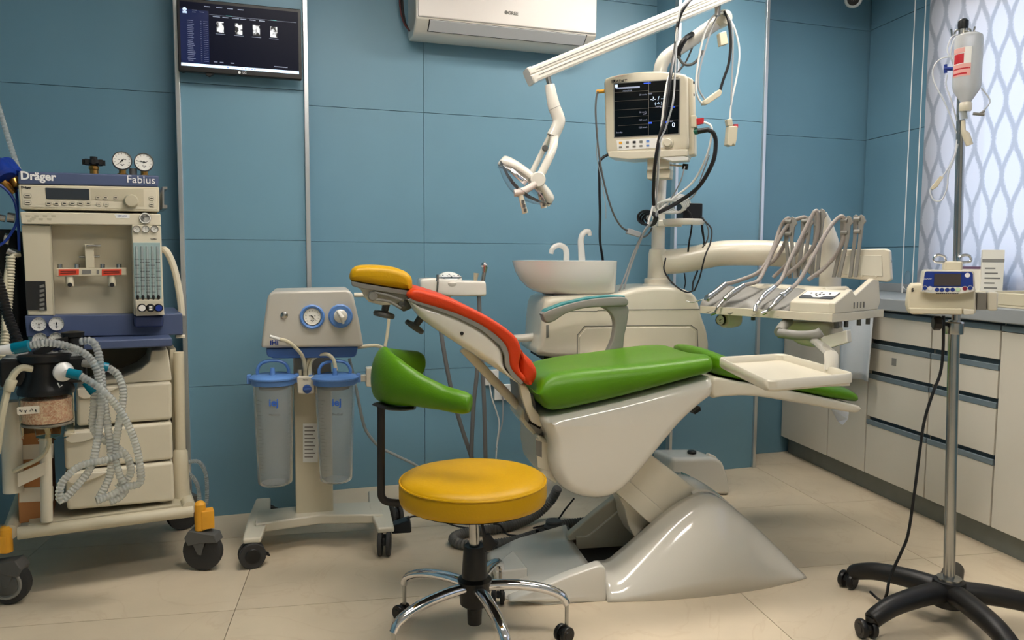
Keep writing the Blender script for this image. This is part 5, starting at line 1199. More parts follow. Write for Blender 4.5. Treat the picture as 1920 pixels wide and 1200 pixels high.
cable('hanging_leads', 'thin black leads drooping from the round shelf over the white supply arm', [
    [(1313, 406, .05), (1322, 415, .0), (1334, 430, -.03), (1332, 455, -.06), (1322, 480, -.08), (1312, 520, -.06), (1302, 545, .0)],
    [(1316, 408, .06), (1318, 430, .05), (1320, 450, .06), (1317, 468, .08)],
    [(1318, 408, .05), (1328, 430, .03), (1326, 450, .03), (1316, 466, .06)],
    [(1314, 408, .06), (1316, 432, .06), (1322, 460, .06)],
    [(1248, 484, .08), (1245, 505, .05), (1256, 525, .03), (1272, 540, .0), (1288, 548, -.01), (1300, 545, .0)],
    [(1283, 512, .13), (1285, 530, .13), (1282, 544, .13)], [(1308, 508, .1), (1300, 528, .08), (1298, 546, .05)]], ['cable_black'] * 2 + ['grey_dark'] + ['cable_black'] * 4, [.0035, .003, .003, .003, .0035, .003, .004])
# ================================================================== instrument delivery table over the leg rest
DF = Frame(1.627, 2.49, -58)
D_ = DF.L
de = thing('delivery_table', 'cream dental instrument table with control panel and raised lid', 'dental unit', DF)
zc = D_(1560, 604, 0).z                        # underside
zs0 = D_(1560, 596, 0).z                       # top of the rim slab
def Zp(px, py, z): v = DF.Z(px, py, z); return (v.x, v.y)
xl = D_(1316, 585, .05).x; xr = .015
plan = [(xl, .04), (xl + .03, .0), (xl + .12, .0), (-.10, -.004), (-.015, .0), (.012, .03), (.012, .36), (-.03, .40), (xl + .05, .36), (xl, .30)]
plc = [(p.x, p.y) for p in cr([(a, b, 0) for a, b in plan] + [(plan[0][0], plan[0][1], 0)], 5)][:-1]
MB().prismz(plc, zc, zc + .030).build('rim_slab', 'ivory', de, bev=.006, seg=3)
# left deck carrying the rubber mat
xd = D_(1486, 575, 0).x
MB().hexa([(xl + .01, .012, zc + .02), (xd, .012, zc + .02), (xd, .28, zc + .02), (xl + .01, .28, zc + .02), (xl + .02, .03, zc + .035), (xd, .03, zc + .035), (xd, .27, zc + .10), (xl + .03, .27, zc + .10)]).build('instrument_deck', 'ivory', de, bev=.01, seg=3)
# wavy silicone mat
rows = []
for i in range(41):
    t = i / 40; x = xl + .012 + (xd - .004 - xl - .012) * t
    wv = .010 * math.cos(2 * PI * t * 4 + .3)
    rows.append([(x + (.02 * s / 8), .006 + .20 * s / 8 + .008 * math.cos(2 * PI * t * 4) * (1 if s == 0 else 0), zc + .036 + .066 * (s / 8) - .0045 * s * 0 + (wv if 0 <= s <= 7 else wv * .4) + (-.022 if s == 0 else 0)) for s in range(9)])
MB().grid(rows).build('rubber_mat', 'grey_plastic', de, smooth=60, solid=.006)
# hump behind the mat
hp = crc([(xl + .04, zc + .06), (xl + .06, zc + .105), (xl + .14, zc + .118), (xd, zc + .112), (xd + .05, zc + .10), (xd + .06, zc + .04), (xl + .06, zc + .03)], 4)
pillow(hp, .235, .35, .03, 4).build('rear_hump', 'ivory', de, smooth=70)
# control housing: sloping face with the key panel, side cheeks, recess behind
xa, xb = D_(1479, 580, 0).x, 0.008
f0, f1 = D_(1510, 578, 0).z * 0 + zc + .03, zc + .068
MB().hexa([(xa, .0, f0 - .004), (xb, .0, f0 - .004), (xb, .17, f0 - .004), (xa, .17, f0 - .004), (xa, .004, f1), (xb, .004, f1), (xb, .135, zc + .112), (xa, .135, zc + .112)]).build('control_housing', 'ivory', de, bev=.008, seg=3)
sl = math.atan2(zc + .112 - f1, .131)
pn = thing_part('key_panel', de, ((xa + xb) / 2 - .002, .068, (f1 + zc + .112) / 2 + .0016)); pn.rotation_euler = (sl, 0, 0)
hw = (xb - xa) / 2 - .02
MB().prismz(rrect(-hw, hw, -.036, .036, .008), -.001, .0012).build('panel_plate', mat('panel_grey', (70, 74, 80), .35), pn)
MB().prismz([(-hw + .003, .034), (hw - .003, .034), (hw - .003, -.006), (hw * .5, -.010), (hw * .18, -.028), (-hw * .18, -.028), (-hw * .45, -.008), (-hw + .003, -.008)], .0012, .0018).build('panel_light', 'label_white', pn)
for u, v in ((-.55, .3), (-.22, .1), (0, .1), (.22, .1), (.55, .3), (0, .55), (-.08, -.35)):
    MB().lathe([(.0042, 0), (.0042, .001)], (u * hw, v * .034, .0018), (0, 0, 1), 10).build('key', 'ink_black', pn)
# right cheek rising to the back corner
ck = [(0.0, zc + .03), (.0, f1), (.135, zc + .115), (.15, zc + .10), (.165, zc + .092), (.32, zc + .150), (.37, zc + .142), (.39, zc + .06), (.37, zc + .03)]
MB().prism(ck, -.012, .012).build('side_cheek', 'ivory', de, bev=.005).rotation_euler = (0, 0, R(90))
de.children[-1].location = (0, 0, 0)
MB().box(xa + .06, 0, .14, .38, zc + .03, zc + .052).build('recess_floor', 'ivory_matt', de)
MB().prism([(xa + .05, zc + .03), (xa + .05, zc + .11), (xa + .065, zc + .12), (xa + .08, zc + .11), (xa + .085, zc + .03)], .14, .33).build('recess_wall', 'ivory', de, bev=.005)
for k in range(4):
    p = (.0125, .15 + .028 * k, zc + .055); MB().box(p[0] - .002, p[0] + .002, p[1], p[1] + .006, p[2] - .012, p[2] + .010).build('vent_slot', 'ink_grey', de)
# standing lid
ld_o = DF.P([(1564, 474), (1570, 468), (1660, 466), (1668, 470), (1671, 524), (1664, 529), (1575, 521), (1567, 517)], .37)
lo = thing_part('lid', de, (0, 0, 0))
MB().prism(ld_o, .37, .392).build('lid_frame', 'ivory', lo, bev=.006, seg=3)
MB().prism(DF.P([(1578, 479), (1653, 479), (1655, 519), (1579, 514)], .368), .367, .372).build('lid_window', mat('lid_pane', (212, 208, 192), .5), lo, bev=.002)
for x, y in ((1591, 516), (1616, 517.5), (1642, 519)): MB().lathe([(.005, 0), (.004, .003)], D_(x, y, .367), (0, -1, 0), 10).build('lid_stud', 'ivory', lo)
MB().tube([D_(1668, 486, .38), D_(1671, 492, .38)], .005, 8).build('lid_catch', 'steel', lo)
# underside: handle, lamp body, gauge, hose nubs
ub = rpoly(DF.P([(1456, 602), (1556, 606), (1558, 640), (1528, 654), (1492, 648), (1468, 628)], .08), .03)
pillow(ub, .09, .2, .02, 4).build('underbody', 'ivory', de, smooth=70)
MB().prism(DF.P([(1540, 632), (1590, 618), (1592, 642), (1548, 656)], .06), .05, .085).build('bracket_plate', 'white_gloss', de, bev=.004)
MB().tube([D_(1566, 608, .1), D_(1576, 606, .1)], .016, 16).build('hinge_roller', 'grey_plastic', de)
MB().tube(cr([D_(1478, 602, .06), D_(1468, 612, .0), D_(1461, 623, -.06)], 5), .019, 16).tube(cr([D_(1461, 625, -.06), D_(1500, 629, -.06), D_(1530, 627, -.06), D_(1540, 622, -.055)], 5), .0175, 16).build('grab_handle', 'grey_plastic', de)
g = gauge(de, D_(1351, 600, .06), .0215, 60, name='air_gauge', rim='black_plastic', depth=.02)
gp_ = D_(1365, 598, .09); MB().lathe([(.034, 0), (.036, .04), (.03, .07), (.01, .08)], D_(1357, 599, .072), (.35, 1, 0), 18).build('gauge_pod', 'ivory', de)
for yy in (.05, .13, .24, .32):
    MB().tube([(-.004, yy, zc + .004), (-.004, yy, zc - .026)], .0085, 8).build('hose_stub', 'grey_dark', de)
v = D_(1412, 600, .1); MB().tube([(v.x, v.y, zc + .004), (v.x, v.y, zc - .022)], .0085, 8).build('hose_stub', 'grey_dark', de)
# bent tray arm
q_ = DF.m @ (Frame(0, 0, 0).Z(1558, 693, .835) - DF.o)
ta = [D_(1522, 636, .06), D_(1540, 648, (.06 + q_.y) / 2), D_(1558, 664, q_.y), D_(1559, 676, q_.y), q_]
MB().tube(ta, [(.019, .012)] * 5, 8).build('tray_arm', 'white_gloss', de, smooth=40)
# hose arms
arms = [((1478, 410), (1485, 522), .33), ((1509, 409), (1499, 520), .34), ((1533, 395), (1526, 520), .34), ((1583, 408), (1567, 520), .35), ((1607, 406), (1598, 520), .36)]
for (tx, ty), (bx, by), d in arms:
    a = thing_part('hose_arm', de, (0, 0, 0))
    w_ = 5.5
    for off in (-7, 3):
        MB().prism(DF.P([(tx + off - 1, ty), (tx + off + 4, ty - 4), (tx + off + w_ + 4, ty - 1), (tx + off + w_ + 8, ty + 9), (tx + off + w_ + 3, ty + 15), (tx + off + w_ + 0, ty + 40), (bx + off + w_, by), (bx + off - 1, by), (tx + off - 1, ty + 40)], d + (.0 if off < 0 else -.012)), d + (.0 if off < 0 else -.012), d + (.008 if off < 0 else -.004)).build('arm_blade', 'grey_plastic', a, bev=.002)
    for yy in (5, 28): MB().tube([D_(tx - 5, ty + yy, d - .012), D_(tx + 6, ty + yy, d - .012)], .008, 10).build('arm_roller', 'grey_plastic', a)
# instruments with their hoses
def handpiece(kind, label, path, rad, hose_pts, m='steel', extra=None):
    h = thing(kind, label, 'dental handpiece', DF)
    MB().tube(cr([D_(*p) for p in path], 6), rad if not isinstance(rad, list) else [rad[min(len(rad) - 1, int(i / (len(cr(path, 6)) - 1) * (len(rad) - 1) + .5))] for i in range(len(cr(path, 6)))], 14).build('barrel', m, h)
    MB().tube(cr([D_(*p) for p in hose_pts], 8), .0082, 10).build('hose', mat('hose_grey', (150, 142, 136), .45), h)
    if extra: extra(h)
    return h
def ex1(h):
    MB().lathe([(.014, -.008), (.015, 0), (.014, .008)], D_(1327, 559, -.0), (-.3, -.8, .4), 14).build('button_head', 'steel', h)
    MB().tube(cr([D_(1324, 560, -.0), D_(1312, 563, -.01), D_(1298, 567, -.02), D_(1287, 564, -.03)], 5), .0022, 8).build('needle_tip', 'steel', h)
handpiece('air_water_syringe', 'steel air water syringe with thin bent tip on the rubber mat', [(1328, 558, .0), (1343, 547, .04), (1360, 533, .09)], [.0135, .012, .012], [(1360, 533, .09), (1385, 526, 0.166), (1425, 508, 0.230), (1448, 470, 0.282), (1462, 430, 0.320), (1472, 413, 0.320), (1480, 412, 0.333), (1478, 440, 0.346), (1458, 480, 0.346), (1430, 505, 0.333)], extra=ex1)
def ex2(h):
    MB().tube([D_(1345, 576, -.02), D_(1339, 588, -.025)], .0038, 8).tube([D_(1342, 586, -.025), D_(1333, 590, -.03)], .006, 10).build('scaler_head', 'steel', h)
handpiece('low_speed_handpiece', 'pale steel straight handpiece with a thick grip and narrow contra angle', [(1345, 577, -.02), (1354, 566, .0), (1365, 556, .02), (1378, 546, .05), (1395, 535, .09)], [.0045, .006, .012, .0135, .011], [(1395, 535, .09), (1420, 527, 0.166), (1434, 505, 0.230), (1450, 470, 0.282), (1475, 425, 0.320), (1500, 409, 0.333), (1512, 412, 0.346), (1506, 450, 0.346), (1480, 490, 0.346), (1450, 520, 0.333)], extra=ex2)
def ex3(h): MB().tube([D_(1417, 573, -.01), D_(1416, 584, -.02)], .0085, 12).build('turbine_head', 'chrome', h)
handpiece('high_speed_handpiece', 'mirror chrome turbine handpiece with a bent neck', [(1418, 574, -.01), (1423, 566, .0), (1435, 552, .03), (1452, 538, .08)], [.006, .008, .0105, .0095], [(1452, 538, .08), (1466, 523, 0.154), (1480, 490, 0.205), (1500, 450, 0.256), (1520, 410, 0.294), (1530, 396, 0.307), (1534, 420, 0.320), (1526, 460, 0.320), (1498, 496, 0.320), (1465, 522, 0.307)], 'chrome', ex3)
def ex4(h):
    MB().tube([D_(1438, 584, -.02), D_(1428, 588, -.03)], .0085, 12).build('turbine_head', 'chrome', h)
    MB().lathe([(.0125, -.006), (.0135, 0), (.0125, .006)], D_(1467, 554, .035), D_(1482, 541, .07) - D_(1452, 568, .0), 14).build('coupling_ring', 'chrome', h)
handpiece('slim_handpiece', 'dark steel slim handpiece with a bright coupling ring beside the key panel', [(1438, 584, -.02), (1448, 574, -.01), (1458, 563, .015), (1482, 542, .07)], [.0055, .008, .0105, .010], [(1482, 542, .07), (1500, 524, 0.141), (1525, 480, 0.205), (1550, 435, 0.269), (1568, 412, 0.320), (1580, 406, 0.333), (1586, 425, 0.346), (1575, 465, 0.346), (1548, 500, 0.333), (1515, 525, 0.282)], 'steel', ex4)
# instrument tray
zt_ = .845
WF0 = Frame(0, 0, 0)
tc4 = [WF0.Z(x, y, zt_) for x, y in ((1345, 669), (1468, 662), (1606, 700), (1440, 714))]
cen = sum((Vector(v) for v in tc4), Vector((0, 0, 0))) / 4
TRF = Frame(cen.x, cen.y, 0)
tr = thing('instrument_tray', 'empty cream instrument tray above the leg rest', 'tray', TRF)
q = [(v.x - cen.x, v.y - cen.y) for v in tc4]
def rounded(poly, rad, n=4):
    out = []; N = len(poly)
    for i in range(N):
        p0, p1, p2 = Vector((*poly[i - 1], 0)), Vector((*poly[i], 0)), Vector((*poly[(i + 1) % N], 0))
        a = p1 + (p0 - p1).normalized() * rad; b = p1 + (p2 - p1).normalized() * rad
        for k in range(n + 1):
            t = k / n; v = a * (1 - t) ** 2 + p1 * 2 * t * (1 - t) + b * t * t; out.append((v.x, v.y))
    return out
base = rounded(q, .035)
def tring(k, z): return [(x * k, y * k, z) for x, y in base]
MB().loft([tring(.97, zt_ - .030), tring(1.0, zt_ - .024), tring(1.0, zt_ - .004), tring(.985, zt_), tring(.95, zt_), tring(.93, zt_ - .004), tring(.92, zt_ - .020), tring(.86, zt_ - .0215), tring(.3, zt_ - .0215)]).build('tray_body', 'ivory', tr, smooth=40)
v = DF.world(q_); MB().box(v.x - cen.x - .03, v.x - cen.x + .03, v.y - cen.y - .05, v.y - cen.y + .02, zt_ - .05, zt_ - .028).build('tray_socket', 'white_gloss', tr, bev=.004)

# ================================================================== assistant's holder behind the headrest
HF = Frame(.38, 3.15, 2)
H_ = HF.L
ho = thing('assistant_holder', 'white assistant holder with round key pad and syringe behind the red backrest', 'dental unit', HF)
hb_ = rpoly(HF.P([(788, 523), (812, 521), (860, 526), (912, 527), (913, 556), (850, 556), (789, 549)], 0), .012)
pillow(hb_, 0, .16, .012, 4).build('holder_body', 'white_gloss', ho, smooth=60)
c = H_(844, 521, .06)
kp_ = thing_part('key_pad', ho, c); kp_.rotation_euler = (R(18), 0, 0)
MB().lathe([(.066, -.02), (.070, -.008), (.068, .002), (.06, .006), (.004, .006)], (0, 0, 0), (0, 0, 1), 30, sy=.72, sx=1).build('pad_body', 'white_gloss', kp_)
MB().lathe([(.054, .0065), (.053, .008), (.002, .008)], (0, 0, 0), (0, 0, 1), 28, sy=.68, sx=1).build('pad_plate', 'label_white', kp_)
MB().prismz([(-.05, -.012), (.05, -.012), (.03, -.032), (-.03, -.032)], .008, .0086).build('pad_dark', 'panel_grey', kp_)
for u, v in ((-.03, .008), (-.012, .0), (.002, .0), (.016, .0), (.034, .006), (-.002, .018), (.003, -.012)): MB().lathe([(.0035, 0), (.0035, .001)], (u, v, .0086), (0, 0, 1), 8).build('key', 'ink_black', kp_)
MB().tube([H_(821, 515, .0), H_(820, 527, 0)], .006, 10).tube([H_(821, 528, -.006), H_(819, 556, -.006)], .0042, 8).build('suction_tip', 'steel', ho)
sy = thing_part('syringe', ho, (0, 0, 0))
MB().tube([H_(905, 530, .02), H_(908, 510, .02)], .0085, 12).tube([H_(908, 511, .02), H_(909, 500, .02)], [.0085, .013], 12).build('syringe_barrel', 'steel', sy)
MB().lathe([(.008, -.01), (.013, -.004), (.013, .006), (.006, .012)], H_(908, 497, .02), (-.6, -.6, .3), 14).build('syringe_button', 'chrome', sy)
MB().tube([H_(891, 529, .03), H_(893, 512, .03)], [.007, .011], 10).build('saliva_ejector', 'cream_dark', ho)
for h in ([(898, 548, .02), (899, 580, .02), (903, 640, .03), (905, 700, .04), (908, 760, .04), (910, 842, .04), (912, 900, .05)], [(893, 640, .04), (895, 690, .04), (888, 760, .04), (884, 842, .04), (884, 880, .05)], [(822, 570, .05), (828, 630, .05), (844, 720, .05), (862, 790, .05), (880, 845, .05), (892, 880, .06)]):
    MB().tube(cr([H_(*p) for p in h], 8), .009, 10).build('holder_hose', mat('hose_dark', (112, 112, 112), .5), ho)
b0 = H_(838, 553, .1); b1 = UF.world(U_(1060, 640, .1)) ; b1 = HF.m @ (b1 - HF.o)
MB().tube(cr([b0, Vector((b0.x + .02, .12, b0.z - .10)), Vector((b0.x + .25, .12, b0.z - .19)), Vector((b1.x, .12, b0.z - .17))], 6), .018, 12).build('holder_arm', 'white_gloss', ho)
# ================================================================== wall-hung things
# flat screen on the left pier
o_ = WF.world((0, -.23, 0)); KF = Frame(o_.x, o_.y, WALL_YAW)
K_ = KF.L
tv = thing('wall_screen', 'black wall screen showing dental x-ray software', 'screen', KF)
kd = -.075
ztop = K_(450, -28, kd).z
fr4 = [(331, -16), (566, 12), (564, 148), (335, 133)]
xL, xR = (K_(331, 60, kd).x + K_(335, 120, kd).x) / 2, K_(565, 80, kd).x
zB = (K_(335, 134, kd).z + K_(564, 148, kd).z) / 2; zT = zB + (xR - xL) * .60
MB().box(xL, xR, kd, kd + .03, zB, zT).build('casing', 'black_plastic', tv, bev=.004)
MB().box(xL + .08, xR - .08, kd + .028, -.02, zB + .06, zT - .06).build('casing_back', 'black_matt', tv)
MB().box(xL + .15, xL + .3, -.045, .0, zB + .1, zT - .1).build('wall_bracket', 'black_matt', tv)
s0, s1, t0, t1 = xL + .012, xR - .012, zB + .022, zT - .014
scn = MB().box(s0, s1, kd - .0012, kd + .002, t0, t1).build('screen', 'screen_navy', tv)
def SR(u0, v0, u1, v1, m_, name='screen_graphic'):
    MB().box(s0 + (s1 - s0) * u0, s0 + (s1 - s0) * u1, kd - .0018, kd - .001, t1 - (t1 - t0) * v1, t1 - (t1 - t0) * v0).build(name, m_, scn, smooth=None)
SR(0, .955, 1, 1, 'screen_glow', 'task_bar')
SR(.0, .12, .235, .945, mat('screen_side', (16, 26, 60), .2, emit=.35, ecol=(22, 34, 78)), 'side_list')
SR(.24, .17, .985, .173, 'screen_dim')
for u in (.38, .76): SR(u, .163, u + .05, .170, 'screen_teal')
for k in range(22):
    v = .285 + .0295 * k; w_ = .03 + .02 * random.random()
    SR(.07 - w_ / 3, v, .07 + w_, v + .009, 'screen_dim'); SR(.165, v, .175, v + .008, 'screen_dim'); SR(.19, v, .228, v + .008, 'screen_dim')
for u, v, w_ in ((.20, .045, .05), (.30, .045, .05), (.39, .045, .05), (.48, .045, .05), (.27, .19, .06), (.35, .19, .05), (.43, .19, .06), (.50, .19, .05), (.58, .19, .05), (.66, .19, .05), (.27, .90, .03), (.32, .90, .03), (.41, .90, .03), (.78, .90, .12), (.10, .12, .04), (.10, .15, .03), (.16, .14, .04)): SR(u, v, u + w_, v + .012, 'screen_dim')
MB().lathe([(.008, 0), (.008, .0006)], (s0 + (s1 - s0) * .04, kd - .0012, t1 - (t1 - t0) * .125), (0, -1, 0), 12).build('user_icon', 'screen_glow', scn)
SR(.022, .155, .058, .185, 'screen_glow')
xm_ = mat('xray', (190, 196, 205), .4, emit=.35)
tt = xm_.node_tree; nn = tt.nodes.new('ShaderNodeTexNoise'); nn.inputs['Scale'].default_value = 55; cc = tt.nodes.new('ShaderNodeValToRGB'); tcc = tt.nodes.new('ShaderNodeTexCoord')
cc.color_ramp.elements[0].position = .42; cc.color_ramp.elements[0].color = (0, 0, 0, 1); cc.color_ramp.elements[1].position = .58; cc.color_ramp.elements[1].color = (.85, .88, .92, 1)
tt.links.new(tcc.outputs['Object'], nn.inputs['Vector']); tt.links.new(nn.outputs['Fac'], cc.inputs[0]); pb = tt.nodes['Principled BSDF']; tt.links.new(cc.outputs[0], pb.inputs['Base Color']); tt.links.new(cc.outputs[0], pb.inputs['Emission Color'])
for u in (.30, .455, .605, .755):
    SR(u, .27, u + .06, .44, xm_, 'xray_thumbnail'); SR(u - .01, .46, u + .07, .466, 'screen_dim')
for u in (.38, .50, .53, .56, .585, .61): SR(u, .968, u + .012, .99, 'screen_blue')
lettering('LG', .013, ((xL + xR) / 2 + .012, kd - .001, zB + .011), 'lettering_white', tv); MB().lathe([(.0055, 0), (.0055, .001)], ((xL + xR) / 2 - .008, kd, zB + .011), (0, -1, 0), 14).build('maker_disc', 'lettering_white', tv)
p = K_(390, 139, kd); MB().prism(KF.P([(386, 141), (391, 134), (402, 134), (401, 140), (393, 144)], kd + .02), kd + .005, kd + .03).build('dongle', 'black_plastic', tv)
MB().tube(cr([K_(336, 134, -.03), K_(345, 136, -.035), K_(358, 132, -.04)], 5), .002, 6).build('screen_lead', 'cable_black', tv)

# split air conditioner
o_ = WF.world((0, 0, 0)); GF = Frame(o_.x, o_.y, WALL_YAW); G_ = GF.L
ac = thing('air_conditioner', 'white split air conditioner indoor unit high on the wall', 'air conditioner', GF)
x0 = G_(785, 25, -.21).x; x1 = G_(1118, 60, -.21).x
zf = (G_(787, 28, -.21).z + G_(1112, 66, -.21).z) / 2            # lower edge of the front panel
zb = (G_(768, 66, -.12).z + G_(1090, 97, -.12).z) / 2
za = zf + .235
prof = [(0, zb + .02), (-.02, zb), (-.12, zb - .004), (-.155, zb + .015), (-.205, zf - .006), (-.205, za), (-.17, za + .03), (0, za + .03)]
n = len(prof)
v = [(x0 - .012, y, z) for y, z in prof] + [(x1 + .005, y, z) for y, z in prof]
MB().add(v, [tuple(range(n)), tuple(range(2 * n - 1, n - 1, -1))] + [((i + 1) % n, i, n + i, n + (i + 1) % n) for i in range(n)]).build('ac_body', 'white_gloss', ac, bev=.008, seg=3)
MB().box(x0 - .005, x1, -.214, -.20, zf, za).build('front_panel', mat('ac_panel', (228, 222, 216), .35), ac, bev=.008, seg=3)
# louvre lying in the sloping underside
y0_, z0_, y1_, z1_ = -.155, zb + .015, -.205, zf - .006
dx, dz = y1_ - y0_, z1_ - z0_; l = math.hypot(dx, dz); nx, nz = (dz / l), (-dx / l)
if nz > 0: nx, nz = -nx, -nz
def slab(a, b, t0_, t1_, off0, off1):
    pts = []
    for x in (a, b):
        for t, o in ((t0_, off0), (t1_, off0), (t1_, off1), (t0_, off1)): pts.append((x, y0_ + dx * t + nx * o, z0_ + dz * t + nz * o))
    return MB().add(pts, [(0, 1, 2, 3), (7, 6, 5, 4), (0, 4, 5, 1), (1, 5, 6, 2), (2, 6, 7, 3), (3, 7, 4, 0)])
slab(x0 + .05, x1 - .045, .02, .98, -.002, .0012).build('louvre_gap', 'ink_black', ac, smooth=None)
slab(x0 + .055, x1 - .050, .08, .97, .0, .004).build('louvre', mat('ac_louvre', (205, 206, 208), .35), ac, bev=.001)
lettering('GREE', .022, G_(962, 25, -.2155), 'ink_grey', ac, bold=.0004); MB().lathe([(.009, 0), (.009, .001)], G_(949, 23.5, -.214), (0, -1, 0), 16).build('maker_disc', 'ink_grey', ac)
for k, xo_ in enumerate((0, -.008, .006)): MB().tube(cr([G_(752, -12, -.02) + Vector((xo_, 0, 0)), G_(754, 20, -.03) + Vector((xo_, 0, 0)), G_(760, 45, -.04) + Vector((xo_ * .5, 0, 0)), G_(768, 58, -.06)], 6), .004, 6).build('pipe_lead', 'cable_black' if k != 1 else mat('lead_maroon', (92, 44, 44), .5), ac)

# dome camera under the ceiling
c = WF.world(WF.L(1600, 3, -.18))
scm = thing('security_camera', 'white dome security camera with black lens on the ceiling corner', 'camera', loc=(c.x, c.y, CEIL))
MB().lathe([(.055, 0), (.055, -.02), (.042, -.03)], (0, 0, 0), (0, 0, 1), 26).build('camera_base', 'white_gloss', scm)
zc_ = c.z - CEIL
dv = (CAM - Vector((c.x, c.y, c.z))).normalized()
MB().lathe([(.012, -.046), (.034, -.034), (.046, -.012), (.047, .008), (.042, .024), (.032, .032), (.004, .034)], (0, 0, zc_ + .012), dv, 26).build('camera_ball', 'white_gloss', scm)
MB().tube([(0, 0, -.02), (0, 0, zc_ + .04)], .03, 18).build('camera_neck', 'white_gloss', scm)
MB().lathe([(.032, .030), (.031, .037), (.012, .038), (.011, .034), (.001, .034)], (0, 0, zc_ + .012), dv, 24).build('camera_lens', 'black_plastic', scm)

# wall sockets with plugs
for k, (pts, lab) in enumerate((([(903, 694), (934, 700), (933, 721), (904, 720)], 'white wall socket half hidden behind the chair strut'), ([(926, 724), (957, 720), (956, 748), (928, 750)], 'white wall socket with a grey plug pushed in'))):
    s = thing('wall_socket', lab, 'socket', GF)
    p = [G_(a, b, 0) for a, b in pts]; xa_, xb_ = min(q.x for q in p), max(q.x for q in p); za_, zb2 = min(q.z for q in p), max(q.z for q in p)
    MB().box(xa_, xb_, -.012, .008, za_, zb2).build('socket_plate', 'label_white', s, bev=.003)
    MB().lathe([(.018, .013), (.018, .0125), (.016, .008), (.002, .008)], ((xa_ + xb_) / 2, 0, (za_ + zb2) / 2), (0, -1, 0), 18).build('socket_well', 'ivory', s)
    mm = 'cable_white' if k == 0 else 'cable_grey'
    MB().tube([((xa_ + xb_) / 2, -.012, (za_ + zb2) / 2), ((xa_ + xb_) / 2, -.05, (za_ + zb2) / 2 - .006)], .014, 12).build('plug', mm if k == 0 else 'grey_dark', s)
    pt = [(918, 720, -.05), (922, 745, -.05), (932, 775, -.05), (936, 795, -.05), (932, 830, -.05), (930, 860, -.05)] if k == 0 else [(941, 738, -.05), (943, 752, -.05), (942, 790, -.06), (936, 815, -.05), (930, 845, -.05)]
    MB().tube(cr([G_(*q) for q in pt], 8), .004, 8).build('socket_lead', mm, s)
# ================================================================== base cabinets along the right wall
XF = 2.40; ZT = .905; ZB = .10
HZ = [(.875, .905), (.72, .763), (.571, .610), (.346, .386)]            # bands of the finger rails
def cab(name, label, y0, y1, kind):
    c = thing(name, label, 'cabinet', loc=(XF, (y0 + y1) / 2, 0)); h = (y1 - y0) / 2
    MB().box(.02, .52, -h, h, ZB, ZT).build('carcass', 'cabinet', c, smooth=None)
    if kind == 'door':
        g = .002; d = MB().box(0, .02, -h + g, h - g, ZB + .002, .872).build('door', 'cabinet', c, bev=.0015)
        rails = HZ[:1]
    else:
        zz_ = [ZB + .002, HZ[3][0], HZ[3][1], HZ[2][0], HZ[2][1], HZ[1][0], HZ[1][1], HZ[0][0]]
        for a, b in ((0, 1), (2, 3), (4, 5), (6, 7)):
            d = MB().box(0, .02, -h + .002, h - .002, zz_[a], zz_[b] - .001).build('drawer', 'cabinet', c, bev=.0015)
            if a == 4 and kind == 'lock':
                MB().box(-.002, .0, h * .05, h * .05 + .03, .655, .69).build('scribble_label', 'grey_plastic', d)
        rails = HZ
    for za, zb_ in rails:
        r_ = thing_part('finger_rail', c, (0, 0, 0)); hm = (za + zb_) / 2
        MB().box(.018, .022, -h + .002, h - .002, za, zb_).build('rail_back', mat('rail_dark', (78, 92, 100), .4, metal=.3), r_)
        MB().prism([(-.002, za), (-.002, za + .020), (.004, za + .023), (.010, za + .018), (.02, za + .018), (.02, za)], -h + .002, h - .002).build('rail_lip', 'handle_grey', r_)
    return c
cab('base_cabinet', 'cream base cabinet with one plain door in the corner by the blue wall', 3.668, 4.13, 'door')
cab('base_cabinet', 'cream base cabinet door unit next to the drawers under the worktop', 3.352, 3.664, 'door')
cab('base_cabinet', 'cream four drawer cabinet with a small scribbled patch on one drawer', 2.936, 3.348, 'lock')
cab('base_cabinet', 'cream four drawer cabinet behind the infusion stand pole', 2.566, 2.932, 'drawer')
cab('base_cabinet', 'cream base cabinet with a wide plain door next to the drawers behind the infusion stand', 2.05, 2.562, 'door')
pls = MB().box(2.45, 2.46, 1.5, 4.13, 0, ZB).build('cabinet_plinth', 'plinth'); tag(pls, 'grey metal plinth strip below the base cabinets', 'plinth')
wt = thing('worktop', 'grey worktop with upstand running under the window', 'worktop', loc=(XF, 3.0, 0))
MB().box(-.035, XR - XF - .015, -1.5, 1.13, .908, .965).build('worktop_slab', 'worktop', wt, bev=.006)
MB().box(XR - XF - .04, XR - XF - .013, -1.5, 1.13, .965, 1.012).build('worktop_upstand', 'worktop', wt, bev=.003)
# cloth hanging by the delivery table
clf = Frame(2.36, 3.40, 0)
cl = thing('hanging_towel', 'white towel hanging down in front of the corner cabinets', 'towel', clf)
rows = []
for i in range(13):
    u = i / 12; row = []
    for j in range(11):
        w_ = j / 10; yy = .12 - .26 * u; z = .955 - .40 * w_ - .012 * math.sin(3 * u + 2)
        row.append((-.012 + .010 * math.sin(9 * u + 2 * w_) * (.3 + w_), yy, z))
    rows.append(row)
MB().grid([[(-.022, p[0][1], .97), (.02, p[0][1], .971)][::-1] + [] for p in rows]).build('towel_fold', mat('towel', (206, 212, 218), .8, var=.04, bump=.3, bscale=200), cl, solid=.003)
MB().grid(rows).build('towel_drop', 'towel', cl, solid=.004, smooth=80)
